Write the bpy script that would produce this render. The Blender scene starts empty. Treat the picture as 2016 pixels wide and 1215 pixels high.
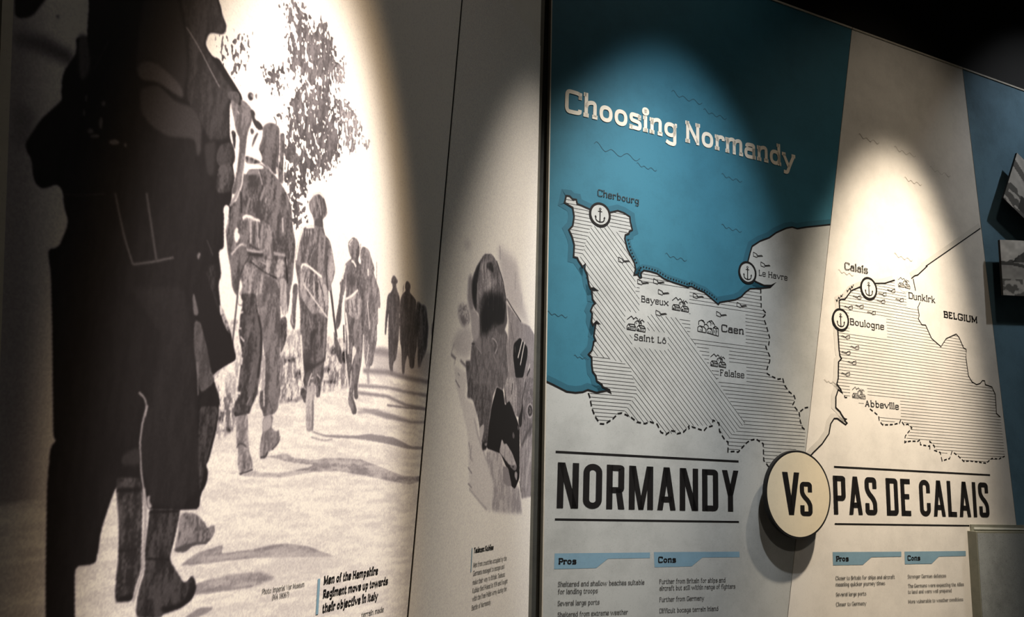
import bpy, math
import numpy as np
from mathutils import Matrix, Vector
from mathutils.geometry import tessellate_polygon

SC = bpy.context.scene
COL = SC.collection
rng = np.random.default_rng(7)

# ------------------------------------------------------------------ camera
FPX, PIT, ROL = 1653.602959, 0.192625, 0.040069
cam_data = bpy.data.cameras.new('camera')
cam_data.sensor_width = 36.0
cam_data.lens = FPX / 2016 * 36.0
cam_data.clip_start = 0.05
camera = bpy.data.objects.new('camera', cam_data)
COL.objects.link(camera)
_cr, _sr, _cp, _sp = math.cos(ROL), math.sin(ROL), math.cos(PIT), math.sin(PIT)
_x = Vector((_cr, -_sr * _sp, _sr * _cp)); _y = Vector((-_sr, -_cr * _sp, _cr * _cp)); _z = Vector((0, -_cp, -_sp))
_m = Matrix((_x, _y, _z)).transposed().to_4x4()
_m.translation = Vector((0, 0, 1.60))
camera.matrix_world = _m
SC.camera = camera

# ------------------------------------------------------------------ world, exposure
SC.view_settings.view_transform = 'Standard'
SC.view_settings.look = 'None'
SC.view_settings.exposure = 0.0
SC.view_settings.gamma = 1.0
SC.view_settings.use_curve_mapping = False
world = bpy.data.worlds.new('dark_gallery')
world.use_nodes = True
world.node_tree.nodes['Background'].inputs[0].default_value = (1.0, 0.92, 0.76, 1)
world.node_tree.nodes['Background'].inputs[1].default_value = 0.016
SC.world = world

# ------------------------------------------------------------------ the two walls as frames: u along the wall, v height, off towards the room
CORNER = (0.089072, 2.448380)
ANG = {'L': 0.376515, 'R': 1.121422}
DIR = {k: (math.sin(a), math.cos(a)) for k, a in ANG.items()}
def wpt(w, u, v, off=0.0):
    dx, dy = DIR[w]
    return Vector((CORNER[0] + dx * u + dy * off, CORNER[1] + dy * u - dx * off, v))
def wrot(w):
    return math.atan2(DIR[w][1], DIR[w][0])

# ------------------------------------------------------------------ track spot lamps under the ceiling, plus one added fill spot
def spot(w, pos, aim, watts, half, blend, colour, radius=0.03):
    ld = bpy.data.lights.new('track_or_fill_spot', 'SPOT')
    ld.energy = watts; ld.color = colour; ld.spot_size = math.radians(2 * half); ld.spot_blend = blend
    ld.shadow_soft_size = radius
    o = bpy.data.objects.new('track_or_fill_spot', ld); COL.objects.link(o)
    p = wpt(w, *pos); t = wpt(w, *aim)
    o.location = p; o.rotation_euler = (t - p).to_track_quat('-Z', 'Y').to_euler()
    return o
WARM = (1.0, 0.84, 0.66); MURAL_LAMP = (1.0, 0.93, 0.86); HALO_LAMP = (1.0, 0.70, 0.42); SOFT = (1.0, 0.89, 0.76); COOL = (0.95, 0.97, 1.0)
spot('L', (-1.335, 4.55, 1.20), (-1.187, 1.72, 0.0), 1080, 7.6, 0.6, MURAL_LAMP)
spot('L', (-1.335, 4.55, 1.20), (-1.180, 1.72, 0.0), 330, 9.0, 0.6, HALO_LAMP)          # the lamp's orange rim
spot('L', (-1.335, 4.55, 1.20), (-1.00, 1.60, 0.0), 14, 24, 1.0, MURAL_LAMP, .08)
spot('L', (0.10, 4.55, 1.20), (-0.12, 1.42, 0.0), 620, 13.5, 0.95, SOFT)
spot('L', (0.10, 4.55, 1.20), (-0.25, 1.70, 0.0), 14, 40, 1.0, SOFT, .08)
spot('R', (0.50, 4.55, 1.25), (0.44, 2.12, 0.0), 440, 13.3, 0.9, COOL, .04)
spot('R', (1.70, 4.20, 0.90), (1.45, 1.92, 0.0), 880, 14.4, 1.0, WARM, .04)
spot('R', (1.72, 4.20, 0.90), (1.40, 1.70, 0.0), 24, 34, 1.0, WARM, .08)
spot('R', (2.85, 4.40, 0.90), (2.50, 2.75, 0.0), 80, 26, 1.0, COOL)
# added fill spot behind the viewer, no seen lamp, softly lifting the lower boards
spot('R', (0.20, 4.55, 3.20), (1.05, 1.25, 0.0), 70, 20, 1.0, SOFT, .12)

# ------------------------------------------------------------------ materials
def mat(name, col, rough=0.55, dirt=0.0, dscale=6.0, bump=0.0, metal=0.0, spec=0.3, attr=None):
    m = bpy.data.materials.new(name); m.use_nodes = True
    nt = m.node_tree; b = nt.nodes['Principled BSDF']
    b.inputs['Base Color'].default_value = (*col, 1); b.inputs['Roughness'].default_value = rough
    b.inputs['Metallic'].default_value = metal; b.inputs['Specular IOR Level'].default_value = spec
    tc = nt.nodes.new('ShaderNodeTexCoord')
    if attr:
        a = nt.nodes.new('ShaderNodeVertexColor'); a.layer_name = attr
        nt.links.new(a.outputs['Color'], b.inputs['Base Color'])
    elif dirt:
        n = nt.nodes.new('ShaderNodeTexNoise'); n.inputs['Scale'].default_value = dscale; n.inputs['Detail'].default_value = 8; n.inputs['Roughness'].default_value = .72
        r = nt.nodes.new('ShaderNodeValToRGB'); r.color_ramp.elements[0].position = .34; r.color_ramp.elements[1].position = .56
        r.color_ramp.elements[0].color = (*[c * (1 - dirt) for c in col], 1); r.color_ramp.elements[1].color = (*col, 1)
        nt.links.new(tc.outputs['Object'], n.inputs['Vector']); nt.links.new(n.outputs['Fac'], r.inputs['Fac'])
        g = nt.nodes.new('ShaderNodeTexNoise'); g.inputs['Scale'].default_value = 260; g.inputs['Detail'].default_value = 3
        gr = nt.nodes.new('ShaderNodeValToRGB'); gr.color_ramp.elements[0].position = .27; gr.color_ramp.elements[1].position = .40
        gr.color_ramp.elements[0].color = (1 - dirt, 1 - dirt, 1 - dirt, 1); gr.color_ramp.elements[1].color = (1, 1, 1, 1)
        nt.links.new(tc.outputs['Object'], g.inputs['Vector']); nt.links.new(g.outputs['Fac'], gr.inputs['Fac'])
        mx = nt.nodes.new('ShaderNodeMix'); mx.data_type = 'RGBA'; mx.blend_type = 'MULTIPLY'; mx.inputs[0].default_value = 1
        nt.links.new(r.outputs['Color'], mx.inputs[6]); nt.links.new(gr.outputs['Color'], mx.inputs[7])
        nt.links.new(mx.outputs[2], b.inputs['Base Color'])
    if bump:
        bn = nt.nodes.new('ShaderNodeTexNoise'); bn.inputs['Scale'].default_value = 900
        bp = nt.nodes.new('ShaderNodeBump'); bp.inputs['Strength'].default_value = bump; bp.inputs['Distance'].default_value = .001
        nt.links.new(tc.outputs['Object'], bn.inputs['Vector']); nt.links.new(bn.outputs['Fac'], bp.inputs['Height'])
        nt.links.new(bp.outputs['Normal'], b.inputs['Normal'])
    return m
M_black = mat('black_paint', (.006, .006, .006), .8, .3)
M_print = mat('photo_print', (.8, .8, .8), .6, attr='print', bump=.05, spec=.15)
M_cream = mat('cream_board', (.74, .71, .65), .6, .10, 5, .05, spec=.15)
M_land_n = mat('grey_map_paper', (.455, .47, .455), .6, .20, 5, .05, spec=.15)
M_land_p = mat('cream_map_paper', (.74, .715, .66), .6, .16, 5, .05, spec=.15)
M_sea = mat('sea_blue_ink', (.040, .165, .235), .6, .16, 5, .05, spec=.15)
M_shore = mat('shore_blue_ink', (.030, .115, .165), .6, .12, 6, .05, spec=.15)
M_shore_p = mat('shore_grey_ink', (.62, .60, .55), .6, .15, 6, .05, spec=.15)
M_ink = mat('black_ink', (.012, .011, .011), .6, .2, 20, spec=.15)
M_ink_thin = mat('dark_grey_ink', (.035, .034, .034), .6, .2, 20, spec=.15)
M_wave = mat('wave_ink', (.03, .08, .11), .6, .2, 20, spec=.15)
M_wave_p = mat('pale_wave_ink', (.50, .47, .42), .6, .2, 20, spec=.15)
M_title = mat('cream_ink', (.80, .74, .62), .6, .12, 8, spec=.15)
M_banner = mat('pale_blue_ink', (.20, .335, .43), .6, .12, 8, spec=.15)
M_blue = mat('blue_grey_board', (.12, .22, .29), .6, .3, 4, .05, spec=.15)
M_edge = mat('pale_board_edge', (.56, .52, .44), .5, .15, 9)
M_roundel = mat('roundel_cream', (.80, .72, .54), .6, .10, 6, .05, spec=.15)
M_card = mat('card_edge_black', (.012, .012, .012), .6, .2)
M_case = mat('case_grey_metal', (.24, .245, .20), .45, .2, 12, metal=.0)
M_case_light = mat('case_pale_lip', (.65, .67, .62), .4, .15, 12)
M_case_board = mat('case_board', (.34, .37, .37), .22, .45, 3, spec=.6)
M_floor = mat('dark_carpet', (.02, .02, .02), .95, .3, 40)

# ------------------------------------------------------------------ object helpers
def tag(o, label=None, cat=None, group=None, kind=None):
    for k, v in (('label', label), ('category', cat), ('group', group), ('kind', kind)):
        if v: o[k] = v
    return o
class Root:
    """an Empty on a wall; parts are given in wall metres and stored relative to it"""
    def __init__(s, name, w, u, v, label, cat, group=None, off=0.0):
        s.w, s.u, s.v, s.off = w, u, v, off
        s.o = bpy.data.objects.new(name, None); COL.objects.link(s.o)
        s.o.empty_display_size = .05
        s.o.location = wpt(w, u, v, off); s.o.rotation_euler = (0, 0, wrot(w))
        tag(s.o, label, cat, group)
    def loc(s, u, v, off): return (u - s.u, -(off - s.off), v - s.v)
def link(name, verts, faces, m, parent):
    me = bpy.data.meshes.new(name); me.from_pydata(verts, [], faces); me.update()
    if m: me.materials.append(m)
    o = bpy.data.objects.new(name, me); COL.objects.link(o)
    if parent: o.parent = parent
    return o
def tess(p):
    return [tuple(t) for t in tessellate_polygon([[Vector((a, b, 0)) for a, b in p]])]
def flat(name, polys, off, m, R, parent=None):
    """ink: filled outlines (wall metres) lying on the board"""
    vs, fs = [], []
    for p in polys:
        k = len(vs); vs += [R.loc(u, v, off) for u, v in p]
        if len(p) <= 4: fs.append(tuple(range(k, k + len(p))))
        else: fs += [tuple(k + i for i in t) for t in tess(p)]
    return link(name, vs, fs, m, parent or R.o)
def slab(name, outline, off0, off1, m, R, parent=None, side=None):
    """board of real thickness with the given front outline"""
    n = len(outline)
    vs = [R.loc(u, v, off1) for u, v in outline] + [R.loc(u, v, off0) for u, v in outline]
    t = tess(outline) if n > 4 else [tuple(range(n))]
    fs = t + [tuple(n + i for i in reversed(f)) for f in t] + [(i, i + n, (i + 1) % n + n, (i + 1) % n) for i in range(n)]
    o = link(name, vs, fs, m, parent or R.o)
    if side:
        o.data.materials.append(side)
        for f in list(o.data.polygons)[-n:]: f.material_index = 1
    return o
def pairs(f): return [(f[i] / 1000, f[i + 1] / 1000) for i in range(0, len(f), 2)]
def chaikin(p, closed=False, n=3):
    for _ in range(n):
        q = []; L = len(p)
        if not closed: q.append(p[0])
        for i in range(L if closed else L - 1):
            a, b = p[i], p[(i + 1) % L]
            q += [(a[0] * .75 + b[0] * .25, a[1] * .75 + b[1] * .25), (a[0] * .25 + b[0] * .75, a[1] * .25 + b[1] * .75)]
        if not closed: q.append(p[-1])
        p = q
    return p
def soften(p, closed, lim=4.5, n=2):
    """round off the corners of a drawn outline by at most lim"""
    for _ in range(n):
        q = []; L = len(p)
        if not closed: q.append(p[0])
        for i in range(L if closed else L - 1):
            a, b = p[i], p[(i + 1) % L]; d = math.hypot(b[0] - a[0], b[1] - a[1]) or 1e-9; k = min(.25, lim / d)
            q += [(a[0] + (b[0] - a[0]) * k, a[1] + (b[1] - a[1]) * k), (b[0] + (a[0] - b[0]) * k, b[1] + (a[1] - b[1]) * k)]
        if not closed: q.append(p[-1])
        p = q; lim *= .5
    return p
def ribbon(p, t, closed=False):
    """centre line -> mitred quads of width t"""
    p = [p[0]] + [b for a, b in zip(p, p[1:]) if abs(a[0] - b[0]) + abs(a[1] - b[1]) > 1e-7]
    n = len(p)
    if n < 2: return []
    seg = []
    for i in range(n if closed else n - 1):
        a, b = p[i], p[(i + 1) % n]; dx, dy = b[0] - a[0], b[1] - a[1]; l = math.hypot(dx, dy) or 1e-9
        seg.append((-dy / l, dx / l))
    L, Rr = [], []
    for i in range(n):
        s0 = seg[i - 1] if (i > 0 or closed) else seg[0]
        s1 = seg[i] if i < len(seg) else seg[-1]
        mx, my = s0[0] + s1[0], s0[1] + s1[1]; d = mx * s1[0] + my * s1[1]
        if d < .35: k = .35
        else: k = d
        mx, my = mx / k * t / 2, my / k * t / 2
        L.append((p[i][0] + mx, p[i][1] + my)); Rr.append((p[i][0] - mx, p[i][1] - my))
    return [[L[i], L[(i + 1) % n], Rr[(i + 1) % n], Rr[i]] for i in range(n if closed else n - 1)]
def clip_poly(p, inside, cut):
    q = []
    for i in range(len(p)):
        a, b = p[i - 1], p[i]
        if inside(b):
            if not inside(a): q.append(cut(a, b))
            q.append(b)
        elif inside(a): q.append(cut(a, b))
    return q
def clip_convex(p, poly):
    """keep the part of p inside a clockwise convex outline"""
    for i in range(len(poly)):
        (ax, ay), (bx, by) = poly[i], poly[(i + 1) % len(poly)]
        f = lambda q: (bx - ax) * (q[1] - ay) - (by - ay) * (q[0] - ax)
        def cut(a, b):
            fa, fb = f(a), f(b); t = fa / (fa - fb); return (a[0] + (b[0] - a[0]) * t, a[1] + (b[1] - a[1]) * t)
        p = clip_poly(p, lambda q: f(q) <= 0, cut)
        if not p: break
    return p

# ------------------------------------------------------------------ lettering: a slab-serif and a condensed gothic drawn as strokes
def slab_font(t):
    b = t / 2; X = .72 - b; K = 1 - b; A = 1.06 - b; D = -.30 + b; s = .062 + t * .40
    G = {}
    def L(*p): return ('l', list(p))
    def S(*p): return ('s', list(p))
    def O(l, bb, r, tt): return ('o', [(l, bb), (r, bb), (r, tt), (l, tt)])
    def sv(x, y, a=1, c=1): return L((x - s * a, y), (x + s * c, y))
    x1 = s; wd = .40 + t * .25; x2 = x1 + wd
    def arch(xa, xb): return S((xa, X - .22), (xa + .06, X + .0), (xb, X + .08), (xb, X - .26), (xb, .3), (xb, b))
    G['h'] = (x2 + s, [L((x1, 0), (x1, A + b)), sv(x1, b), sv(x1, A, 1, 0), arch(x1, x2), sv(x2, b)])
    G['n'] = (x2 + s, [L((x1, 0), (x1, X + b)), sv(x1, b), sv(x1, X, 1, 0), arch(x1, x2), sv(x2, b)])
    xm, xn = x1 + wd * .9, x1 + wd * 1.8
    G['m'] = (xn + s, [L((x1, 0), (x1, X + b)), sv(x1, b, 1, .8), sv(x1, X, 1, 0), arch(x1, xm), sv(xm, b, .7, .7), arch(xm, xn), sv(xn, b, .8, 1)])
    G['r'] = (x1 + .40, [L((x1, 0), (x1, X + b)), sv(x1, b), sv(x1, X, 1, 0), S((x1, X - .22), (x1 + .08, X), (x1 + .36, X + .03), (x1 + .37, X - .14))])
    G['u'] = (x2 + s, [S((x1, X + b), (x1, .3), (x1, b - .05), (x2, b - .06), (x2, .28)), L((x2, 0), (x2, X + b)), sv(x1, X, 1, 0), sv(x2, X, 1, 0), sv(x2, b, 0, 1)])
    G['i'] = (2 * s, [L((x1, 0), (x1, X + b)), sv(x1, b), sv(x1, X, 1, 0), ('o', [(x1 - .6 * t, .93 - .6 * t), (x1 + .6 * t, .93 - .6 * t), (x1 + .6 * t, .93 + .5 * t), (x1 - .6 * t, .93 + .5 * t)]), L((x1 - .35 * t, .93), (x1 + .35 * t, .93))])
    G['l'] = (2 * s, [L((x1, 0), (x1, A + b)), sv(x1, b), sv(x1, A, 1, 0)])
    G['j'] = (2 * s, [S((x1 + .06, X + b), (x1 + .06, -.1), (x1 + .06, D - .03), (x1 - .2, D)), sv(x1 + .06, X, 1, 0), L((x1 + .06 - .5 * t, .93), (x1 + .06 + .5 * t, .93))])
    G['k'] = (x2 + s, [L((x1, 0), (x1, A + b)), sv(x1, b), sv(x1, A, 1, 0), L((x1, .28), (x2 - .03, X)), L((x1 + .14, .38), (x2 - .01, b)), sv(x2 - .04, X, .8, .6), sv(x2, b, .6, 1)])
    G['t'] = (.48, [S((.17, .93), (.17, .3), (.17, b - .05), (.40, b - .02), (.46, .14)), L((.02, X), (.42, X))])
    G['f'] = (.46, [S((.18, 0), (.18, .6), (.18, A + .03), (.36, A + .02), (.46, A - .08)), L((.02, X), (.42, X)), sv(.18, b)])
    l = b + .01; r = l + .46 + t * .2
    G['o'] = (r + b + .01, [O(l, b, r, X)])
    G['e'] = (r + b, [L((l, .38), (r, .38)), S((r, .36), (r, X + .02), ((l + r) / 2, X + .02), (l, X + .02), (l, .36), (l, b - .03), ((l + r) / 2, b - .02), (r - .02, b), (r + .01, .2))])
    G['c'] = (r + b, [S((r, X - .17), (r, X), ((l + r) / 2, X + .02), (l, X + .02), (l, .36), (l, b - .02), ((l + r) / 2, b - .02), (r, b), (r, .2)), L((r, X + b * .6), (r, X - .16))])
    G['s'] = (r + b - .03, [S((r - .05, X - .17), (r - .05, X), ((l + r) / 2, X + .01), (l, X + .02), (l, .40), ((l + r) / 2, .37), (r - .02, .34), (r - .02, b - .02), ((l + r) / 2, b - .01), (l, b), (l, .19)), L((r - .05, X + b * .6), (r - .05, X - .15)), L((l, -.2 * b), (l, .18))])
    rs = r
    G['d'] = (r + s, [O(l, b, r, X), L((rs, 0), (rs, A + b)), sv(rs, A, 1, 0), sv(rs, b, 0, 1)])
    G['b'] = (r + .04 + b + .05, [O(l + .09, b, r + .05, X), L((l + .09, 0), (l + .09, A + b)), sv(l + .09, A, 1, 0)])
    G['p'] = (r + .04 + b + .05, [O(l + .09, b, r + .05, X), L((l + .09, D - b), (l + .09, X + b)), sv(l + .09, X, 1, 0), sv(l + .09, D)])
    G['q'] = (r + s, [O(l, b, r, X), L((rs, D - b), (rs, X + b)), sv(rs, D)])
    G['g'] = (r + s * .9, [O(l, b + .06, r, X), S((r, X), (r, 0), (r, D - .03), (l + .2, D - .02), (l + .02, D + .06)), sv(r, X, 0, .9)])
    G['a'] = (r + s * .7, [S((l + .04, X - .12), (l + .06, X), ((l + r) / 2, X + .02), (r - .02, X + .02), (r - .02, .5), (r - .02, b + .05)), L((r - .02, .5), (r - .02, 0)), sv(r - .02, b, 0, .9), S((r - .02, .42), ((l + r) / 2, .44), (l - .01, .42), (l - .01, b), ((l + r) / 2 - .02, b - .02), (r - .02, b), (r - .02, .24))])
    vx = .30 + t * .15
    G['v'] = (2 * vx + s, [L((s * .6, X), (s * .6 + vx, b * .6)), L((s * .6 + 2 * vx, X), (s * .6 + vx, b * .6)), sv(s * .7, X, .9, .9), sv(s * .5 + 2 * vx, X, .9, .9)])
    G['y'] = (2 * vx + s, [L((s * .6, X), (s * .6 + vx, b * .6)), S((s * .6 + 2 * vx, X), (s * .6 + vx, .02), (s * .6 + vx * .72, D - .02), (s * .6 + .0, D)), sv(s * .7, X, .9, .9), sv(s * .5 + 2 * vx, X, .9, .9)])
    G['w'] = (4 * vx * .82 + s, [L((s * .6, X), (s * .6 + vx * .82, b * .6), (s * .6 + vx * 1.64, X), (s * .6 + vx * 2.46, b * .6), (s * .6 + vx * 3.28, X)), sv(s * .7, X, .9, .9), sv(s * .5 + vx * 3.28, X, .9, .9)])
    G['x'] = (2 * vx + s, [L((s * .7, X), (s * .5 + 2 * vx, b)), L((s * .7, b), (s * .5 + 2 * vx, X)), sv(s * .8, X), sv(s * .8, b), sv(s * .4 + 2 * vx, X), sv(s * .4 + 2 * vx, b)])
    G['z'] = (r + .02, [L((l, X), (r, X)), L((r - .02, X), (l + .02, b)), L((l, b), (r, b)), L((l, X + b), (l, X - .14)), L((r, -.0), (r, .2))])
    # capitals
    c2 = x1 + .52 + t * .3; R = l + .62 + t * .2
    G['C'] = (R + b, [S((R, K - .22), (R, K), ((l + R) / 2, K + .02), (l, K + .02), (l, .5), (l, b - .02), ((l + R) / 2, b - .02), (R, b), (R, .24)), L((R, K + b * .7), (R, K - .24))])
    G['G'] = (R + b + .03, [S((R, K - .22), (R, K), ((l + R) / 2, K + .02), (l, K + .02), (l, .5), (l, b - .02), ((l + R) / 2, b - .02), (R, b), (R, .3)), L((R, K + b * .7), (R, K - .24)), L((R, .42), (R, b)), L(((l + R) / 2, .42), (R + s * .5, .42))])
    G['N'] = (c2 + s, [L((x1, 0), (x1, 1)), L((c2, 0), (c2, 1)), L((x1, K), (c2, b)), sv(x1, b), sv(x1, K, 1, .2), sv(c2, K)])
    G['L'] = (x1 + .48, [L((x1, 0), (x1, 1)), sv(x1, K), L((x1 - s, b), (x1 + .45, b)), L((x1 + .45 - b, 0), (x1 + .45 - b, .25))])
    G['H'] = (c2 + s, [L((x1, 0), (x1, 1)), L((c2, 0), (c2, 1)), L((x1, .52), (c2, .52)), sv(x1, b), sv(x1, K), sv(c2, b), sv(c2, K)])
    def bowl(y0, y1, xr): return S((x1, y1), (x1 + .2, y1), (xr, y1 + .01), (xr, (y0 + y1) / 2), (xr, y0 - .01), (x1 + .2, y0), (x1, y0))
    G['B'] = (x1 + .56, [L((x1, 0), (x1, 1)), L((x1 - s, K), (x1 + .1, K)), L((x1 - s, b), (x1 + .1, b)), bowl(.53, K, x1 + .44), bowl(b, .53, x1 + .50)])
    G['P'] = (x1 + .54, [L((x1, 0), (x1, 1)), L((x1 - s, K), (x1 + .1, K)), sv(x1, b, 1, 1.2), bowl(.44, K, x1 + .50)])
    G['R'] = (x1 + .60, [L((x1, 0), (x1, 1)), L((x1 - s, K), (x1 + .1, K)), sv(x1, b), bowl(.48, K, x1 + .46), L((x1 + .2, .48), (x1 + .46, b)), sv(x1 + .5, b, .5, .8)])
    G['D'] = (x1 + .62, [L((x1, 0), (x1, 1)), L((x1 - s, K), (x1 + .1, K)), L((x1 - s, b), (x1 + .1, b)), bowl(b, K, x1 + .60)])
    G['S'] = (.56, [S((.48, K - .2), (.48, K), (.28, K + .01), (l, K + .01), (l, .56), (.28, .52), (.50, .46), (.50, b - .01), (.28, b - .01), (l, b), (l, .24)), L((.48, K + b * .7), (.48, K - .2)), L((l, -b * .2), (l, .22))])
    G['F'] = (x1 + .50, [L((x1, 0), (x1, 1)), sv(x1, b), L((x1 - s, K), (x1 + .46, K)), L((x1 + .46 - b, 1), (x1 + .46 - b, .76)), L((x1, .52), (x1 + .34, .52))])
    G['E'] = (x1 + .52, [L((x1, 0), (x1, 1)), L((x1 - s, b), (x1 + .48, b)), L((x1 - s, K), (x1 + .46, K)), L((x1 + .46 - b, 1), (x1 + .46 - b, .78)), L((x1 + .48 - b, 0), (x1 + .48 - b, .22)), L((x1, .52), (x1 + .34, .52))])
    G['T'] = (.66, [L((.33, 0), (.33, 1)), sv(.33, b), L((.02, K), (.64, K)), L((.02 + b, 1), (.02 + b, .76)), L((.64 - b, 1), (.64 - b, .76))])
    G['I'] = (2 * s, [L((x1, 0), (x1, 1)), sv(x1, b), sv(x1, K)])
    G['U'] = (c2 + s, [S((x1, K), (x1, .4), (x1, b - .05), ((x1 + c2) / 2, b - .03), (c2, b - .05), (c2, .4), (c2, K)), sv(x1, K), sv(c2, K)])
    mx = c2 + .14
    G['M'] = (mx + s, [L((x1, 0), (x1, 1)), L((mx, 0), (mx, 1)), L((x1, K), ((x1 + mx) / 2, .2), (mx, K)), sv(x1, b), sv(mx, b), sv(x1, K, 1, 0), sv(mx, K, 0, 1)])
    G['W'] = (1.0, [L((.08, K), (.28, b), (.5, K - .1), (.72, b), (.92, K)), sv(.1, K, .9, .9), sv(.9, K, .9, .9)])
    G['A'] = (.74, [L((.10, b), (.37, K)), L((.64, b), (.37, K)), L((.2, .34), (.54, .34)), sv(.11, b, .9, .9), sv(.63, b, .9, .9)])
    G['K'] = (c2 + s, [L((x1, 0), (x1, 1)), sv(x1, b), sv(x1, K), L((x1, .42), (c2 - .06, K)), L((x1 + .16, .56), (c2, b)), sv(c2 - .06, K), sv(c2, b)])
    # figures and points
    G['0'] = (.56, [O(l, b, .50, K)]); G['8'] = (.54, [O(l + .02, .53, .47, K), O(l, b, .49, .53)])
    G['1'] = (.40, [L((.2, 0), (.2, 1)), sv(.2, b), L((.04, K - .06), (.2, K))])
    G['6'] = (.54, [O(l, b, .49, .6), S((.44, K), (.2, K), (l, .7), (l, .3))]); G['9'] = (.54, [O(l, .4, .49, K), S((.10, b), (.3, b), (.49, .3), (.49, .7))])
    G['7'] = (.50, [L((.03, K), (.47, K)), L((.46, K), (.18, 0))])
    G['3'] = (.52, [S((.06, K - .1), (.1, K), (.46, K), (.46, .54), (.22, .53)), S((.22, .53), (.5, .54), (.5, b), (.1, b), (.04, .14))])
    G['('] = (.26, [S((.22, 1.05), (.05, .7), (.05, .2), (.22, -.15))]); G[')'] = (.26, [S((.04, 1.05), (.21, .7), (.21, .2), (.04, -.15))])
    G[':'] = (.18, [L((.09 - b, b), (.09 + b, b)), L((.09 - b, .55), (.09 + b, .55))]); G['.'] = (.16, [L((.08 - b, b), (.08 + b, b))])
    G['ô'] = (G['o'][0], G['o'][1] + [L((l + .1, .82), ((l + r) / 2, .96), (r - .1, .82))])
    G[' '] = (.30, [])
    return G, .095 - .12 * max(0, t - .12)
def cond_font(t):
    b = t / 2; G = {}
    def L(*p): return ('l', list(p))
    def P(*p): return ('p', list(p))
    def rr(l, y0, r, y1, k=.17):   # rounded upright ring
        k = min(k, (r - l) / 2 - .004); pts = []
        for cx, cy, a0 in ((r - k, y1 - k, 90), (r - k, y0 + k, 0), (l + k, y0 + k, -90), (l + k, y1 - k, -180)):
            for i in range(7):
                a = math.radians(a0 - i * 15); pts.append((cx + k * math.cos(a), cy + k * math.sin(a)))
        return pts
    w = .40
    G['N'] = (.445, [L((b, 0), (b, 1)), L((.445 - b, 0), (.445 - b, 1)), P((.02, 1), (t + .02, 1), (.425, 0), (.425 - t, 0))])
    G['O'] = (.405, [('c', rr(b, b, .405 - b, 1 - b))])
    G['R'] = (.40, [L((b, 0), (b, 1)), ('q', [(b, 1 - b), (.20, 1 - b), (.39 - b, 1 - b), (.39 - b, .90), (.39 - b, .54), (.39 - b, .43), (.2, .43), (b, .43)]), P((.20, .46), (.20 + t, .46), (.40, 0), (.40 - t * 1.05, 0))])
    G['P'] = (.385, [L((b, 0), (b, 1)), ('q', [(b, 1 - b), (.20, 1 - b), (.385 - b, 1 - b), (.385 - b, .90), (.385 - b, .56), (.385 - b, .42), (.2, .42), (b, .42)])])
    G['M'] = (.55, [L((b, 0), (b, 1)), L((.55 - b, 0), (.55 - b, 1)), P((.03, 1), (t + .02, 1), (.275 + t * .42, 0), (.275 - t * .42, 0)), P((.52, 1), (.53 - t, 1), (.275 - t * .42, 0), (.275 + t * .42, 0))])
    G['A'] = (.43, [P((0, 0), (t * .95, 0), (.215 + t * .5, 1), (.215 - t * .55, 1)), P((.43, 0), (.43 - t * .95, 0), (.215 - t * .5, 1), (.215 + t * .55, 1)), L((.09, .25), (.34, .25))])
    G['D'] = (.40, [L((b, 0), (b, 1)), ('q', [(b, 1 - b), (.22, 1 - b), (.40 - b, 1 - b), (.40 - b, .82), (.40 - b, .18), (.40 - b, b), (.22, b), (b, b)])])
    G['Y'] = (.42, [P((0, 1), (t, 1), (.21 + b, .38), (.21 - b, .38)), P((.42, 1), (.42 - t, 1), (.21 - b, .38), (.21 + b, .38)), L((.21, 0), (.21, .42))])
    G['V'] = (.42, [P((0, 1), (t, 1), (.21 + t * .48, 0), (.21 - t * .45, 0)), P((.42, 1), (.42 - t, 1), (.21 - t * .48, 0), (.21 + t * .45, 0))])
    G['S'] = (.385, [('q', [(.385 - b, .70), (.385 - b, .80), (.385 - b, 1 - b), (.1925, 1 - b), (b, 1 - b), (b, .80), (b, .68), (.14, .55), (.25, .45), (.385 - b, .32), (.385 - b, .2), (.385 - b, b), (.1925, b), (b, b), (b, .2), (b, .31)])])
    G['s'] = G['S']
    G['E'] = (.33, [L((b, 0), (b, 1)), L((b, b), (.33, b)), L((b, 1 - b), (.33, 1 - b)), L((b, .52), (.29, .52))])
    G['C'] = (.385, [('l', [(.385 - b, .66)] + list(reversed([q for q in rr(b, b, .385 - b, 1 - b)]))[:28] + [(.385 - b, .34)])])
    arc = rr(b, b, .385 - b, 1 - b)      # top-right, bottom-right, bottom-left, top-left corners
    G['C'] = (.385, [L((.385 - b, .64), *list(reversed(arc[0:7])), *list(reversed(arc[21:28])), *list(reversed(arc[14:21])), *list(reversed(arc[7:14])), (.385 - b, .36))])
    G['L'] = (.32, [L((b, 0), (b, 1)), L((b, b), (.32, b))])
    G['I'] = (t, [L((b, 0), (b, 1))])
    G[' '] = (.12, [])
    return G, .098
_fonts = {}
def glyphs(txt, font, t):
    if (font, t) not in _fonts: _fonts[(font, t)] = slab_font(t) if font == 'slab' else cond_font(t)
    G, gap = _fonts[(font, t)]
    x, out = 0.0, []
    for ch in txt:
        w, st = G[ch]
        for k, p in st:
            if k == 's': q = ribbon(chaikin(p), t)
            elif k == 'q': q = ribbon(chaikin(p, n=3), t)
            elif k == 'o': q = ribbon(chaikin(p, True, 3), t, True)
            elif k == 'c': q = ribbon(p, t, True)
            elif k == 'p': q = [p]
            else: q = ribbon(p, t)
            out += [[(a + x, c) for a, c in f] for f in q]
        x += w + gap
    return out, x - gap
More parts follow.
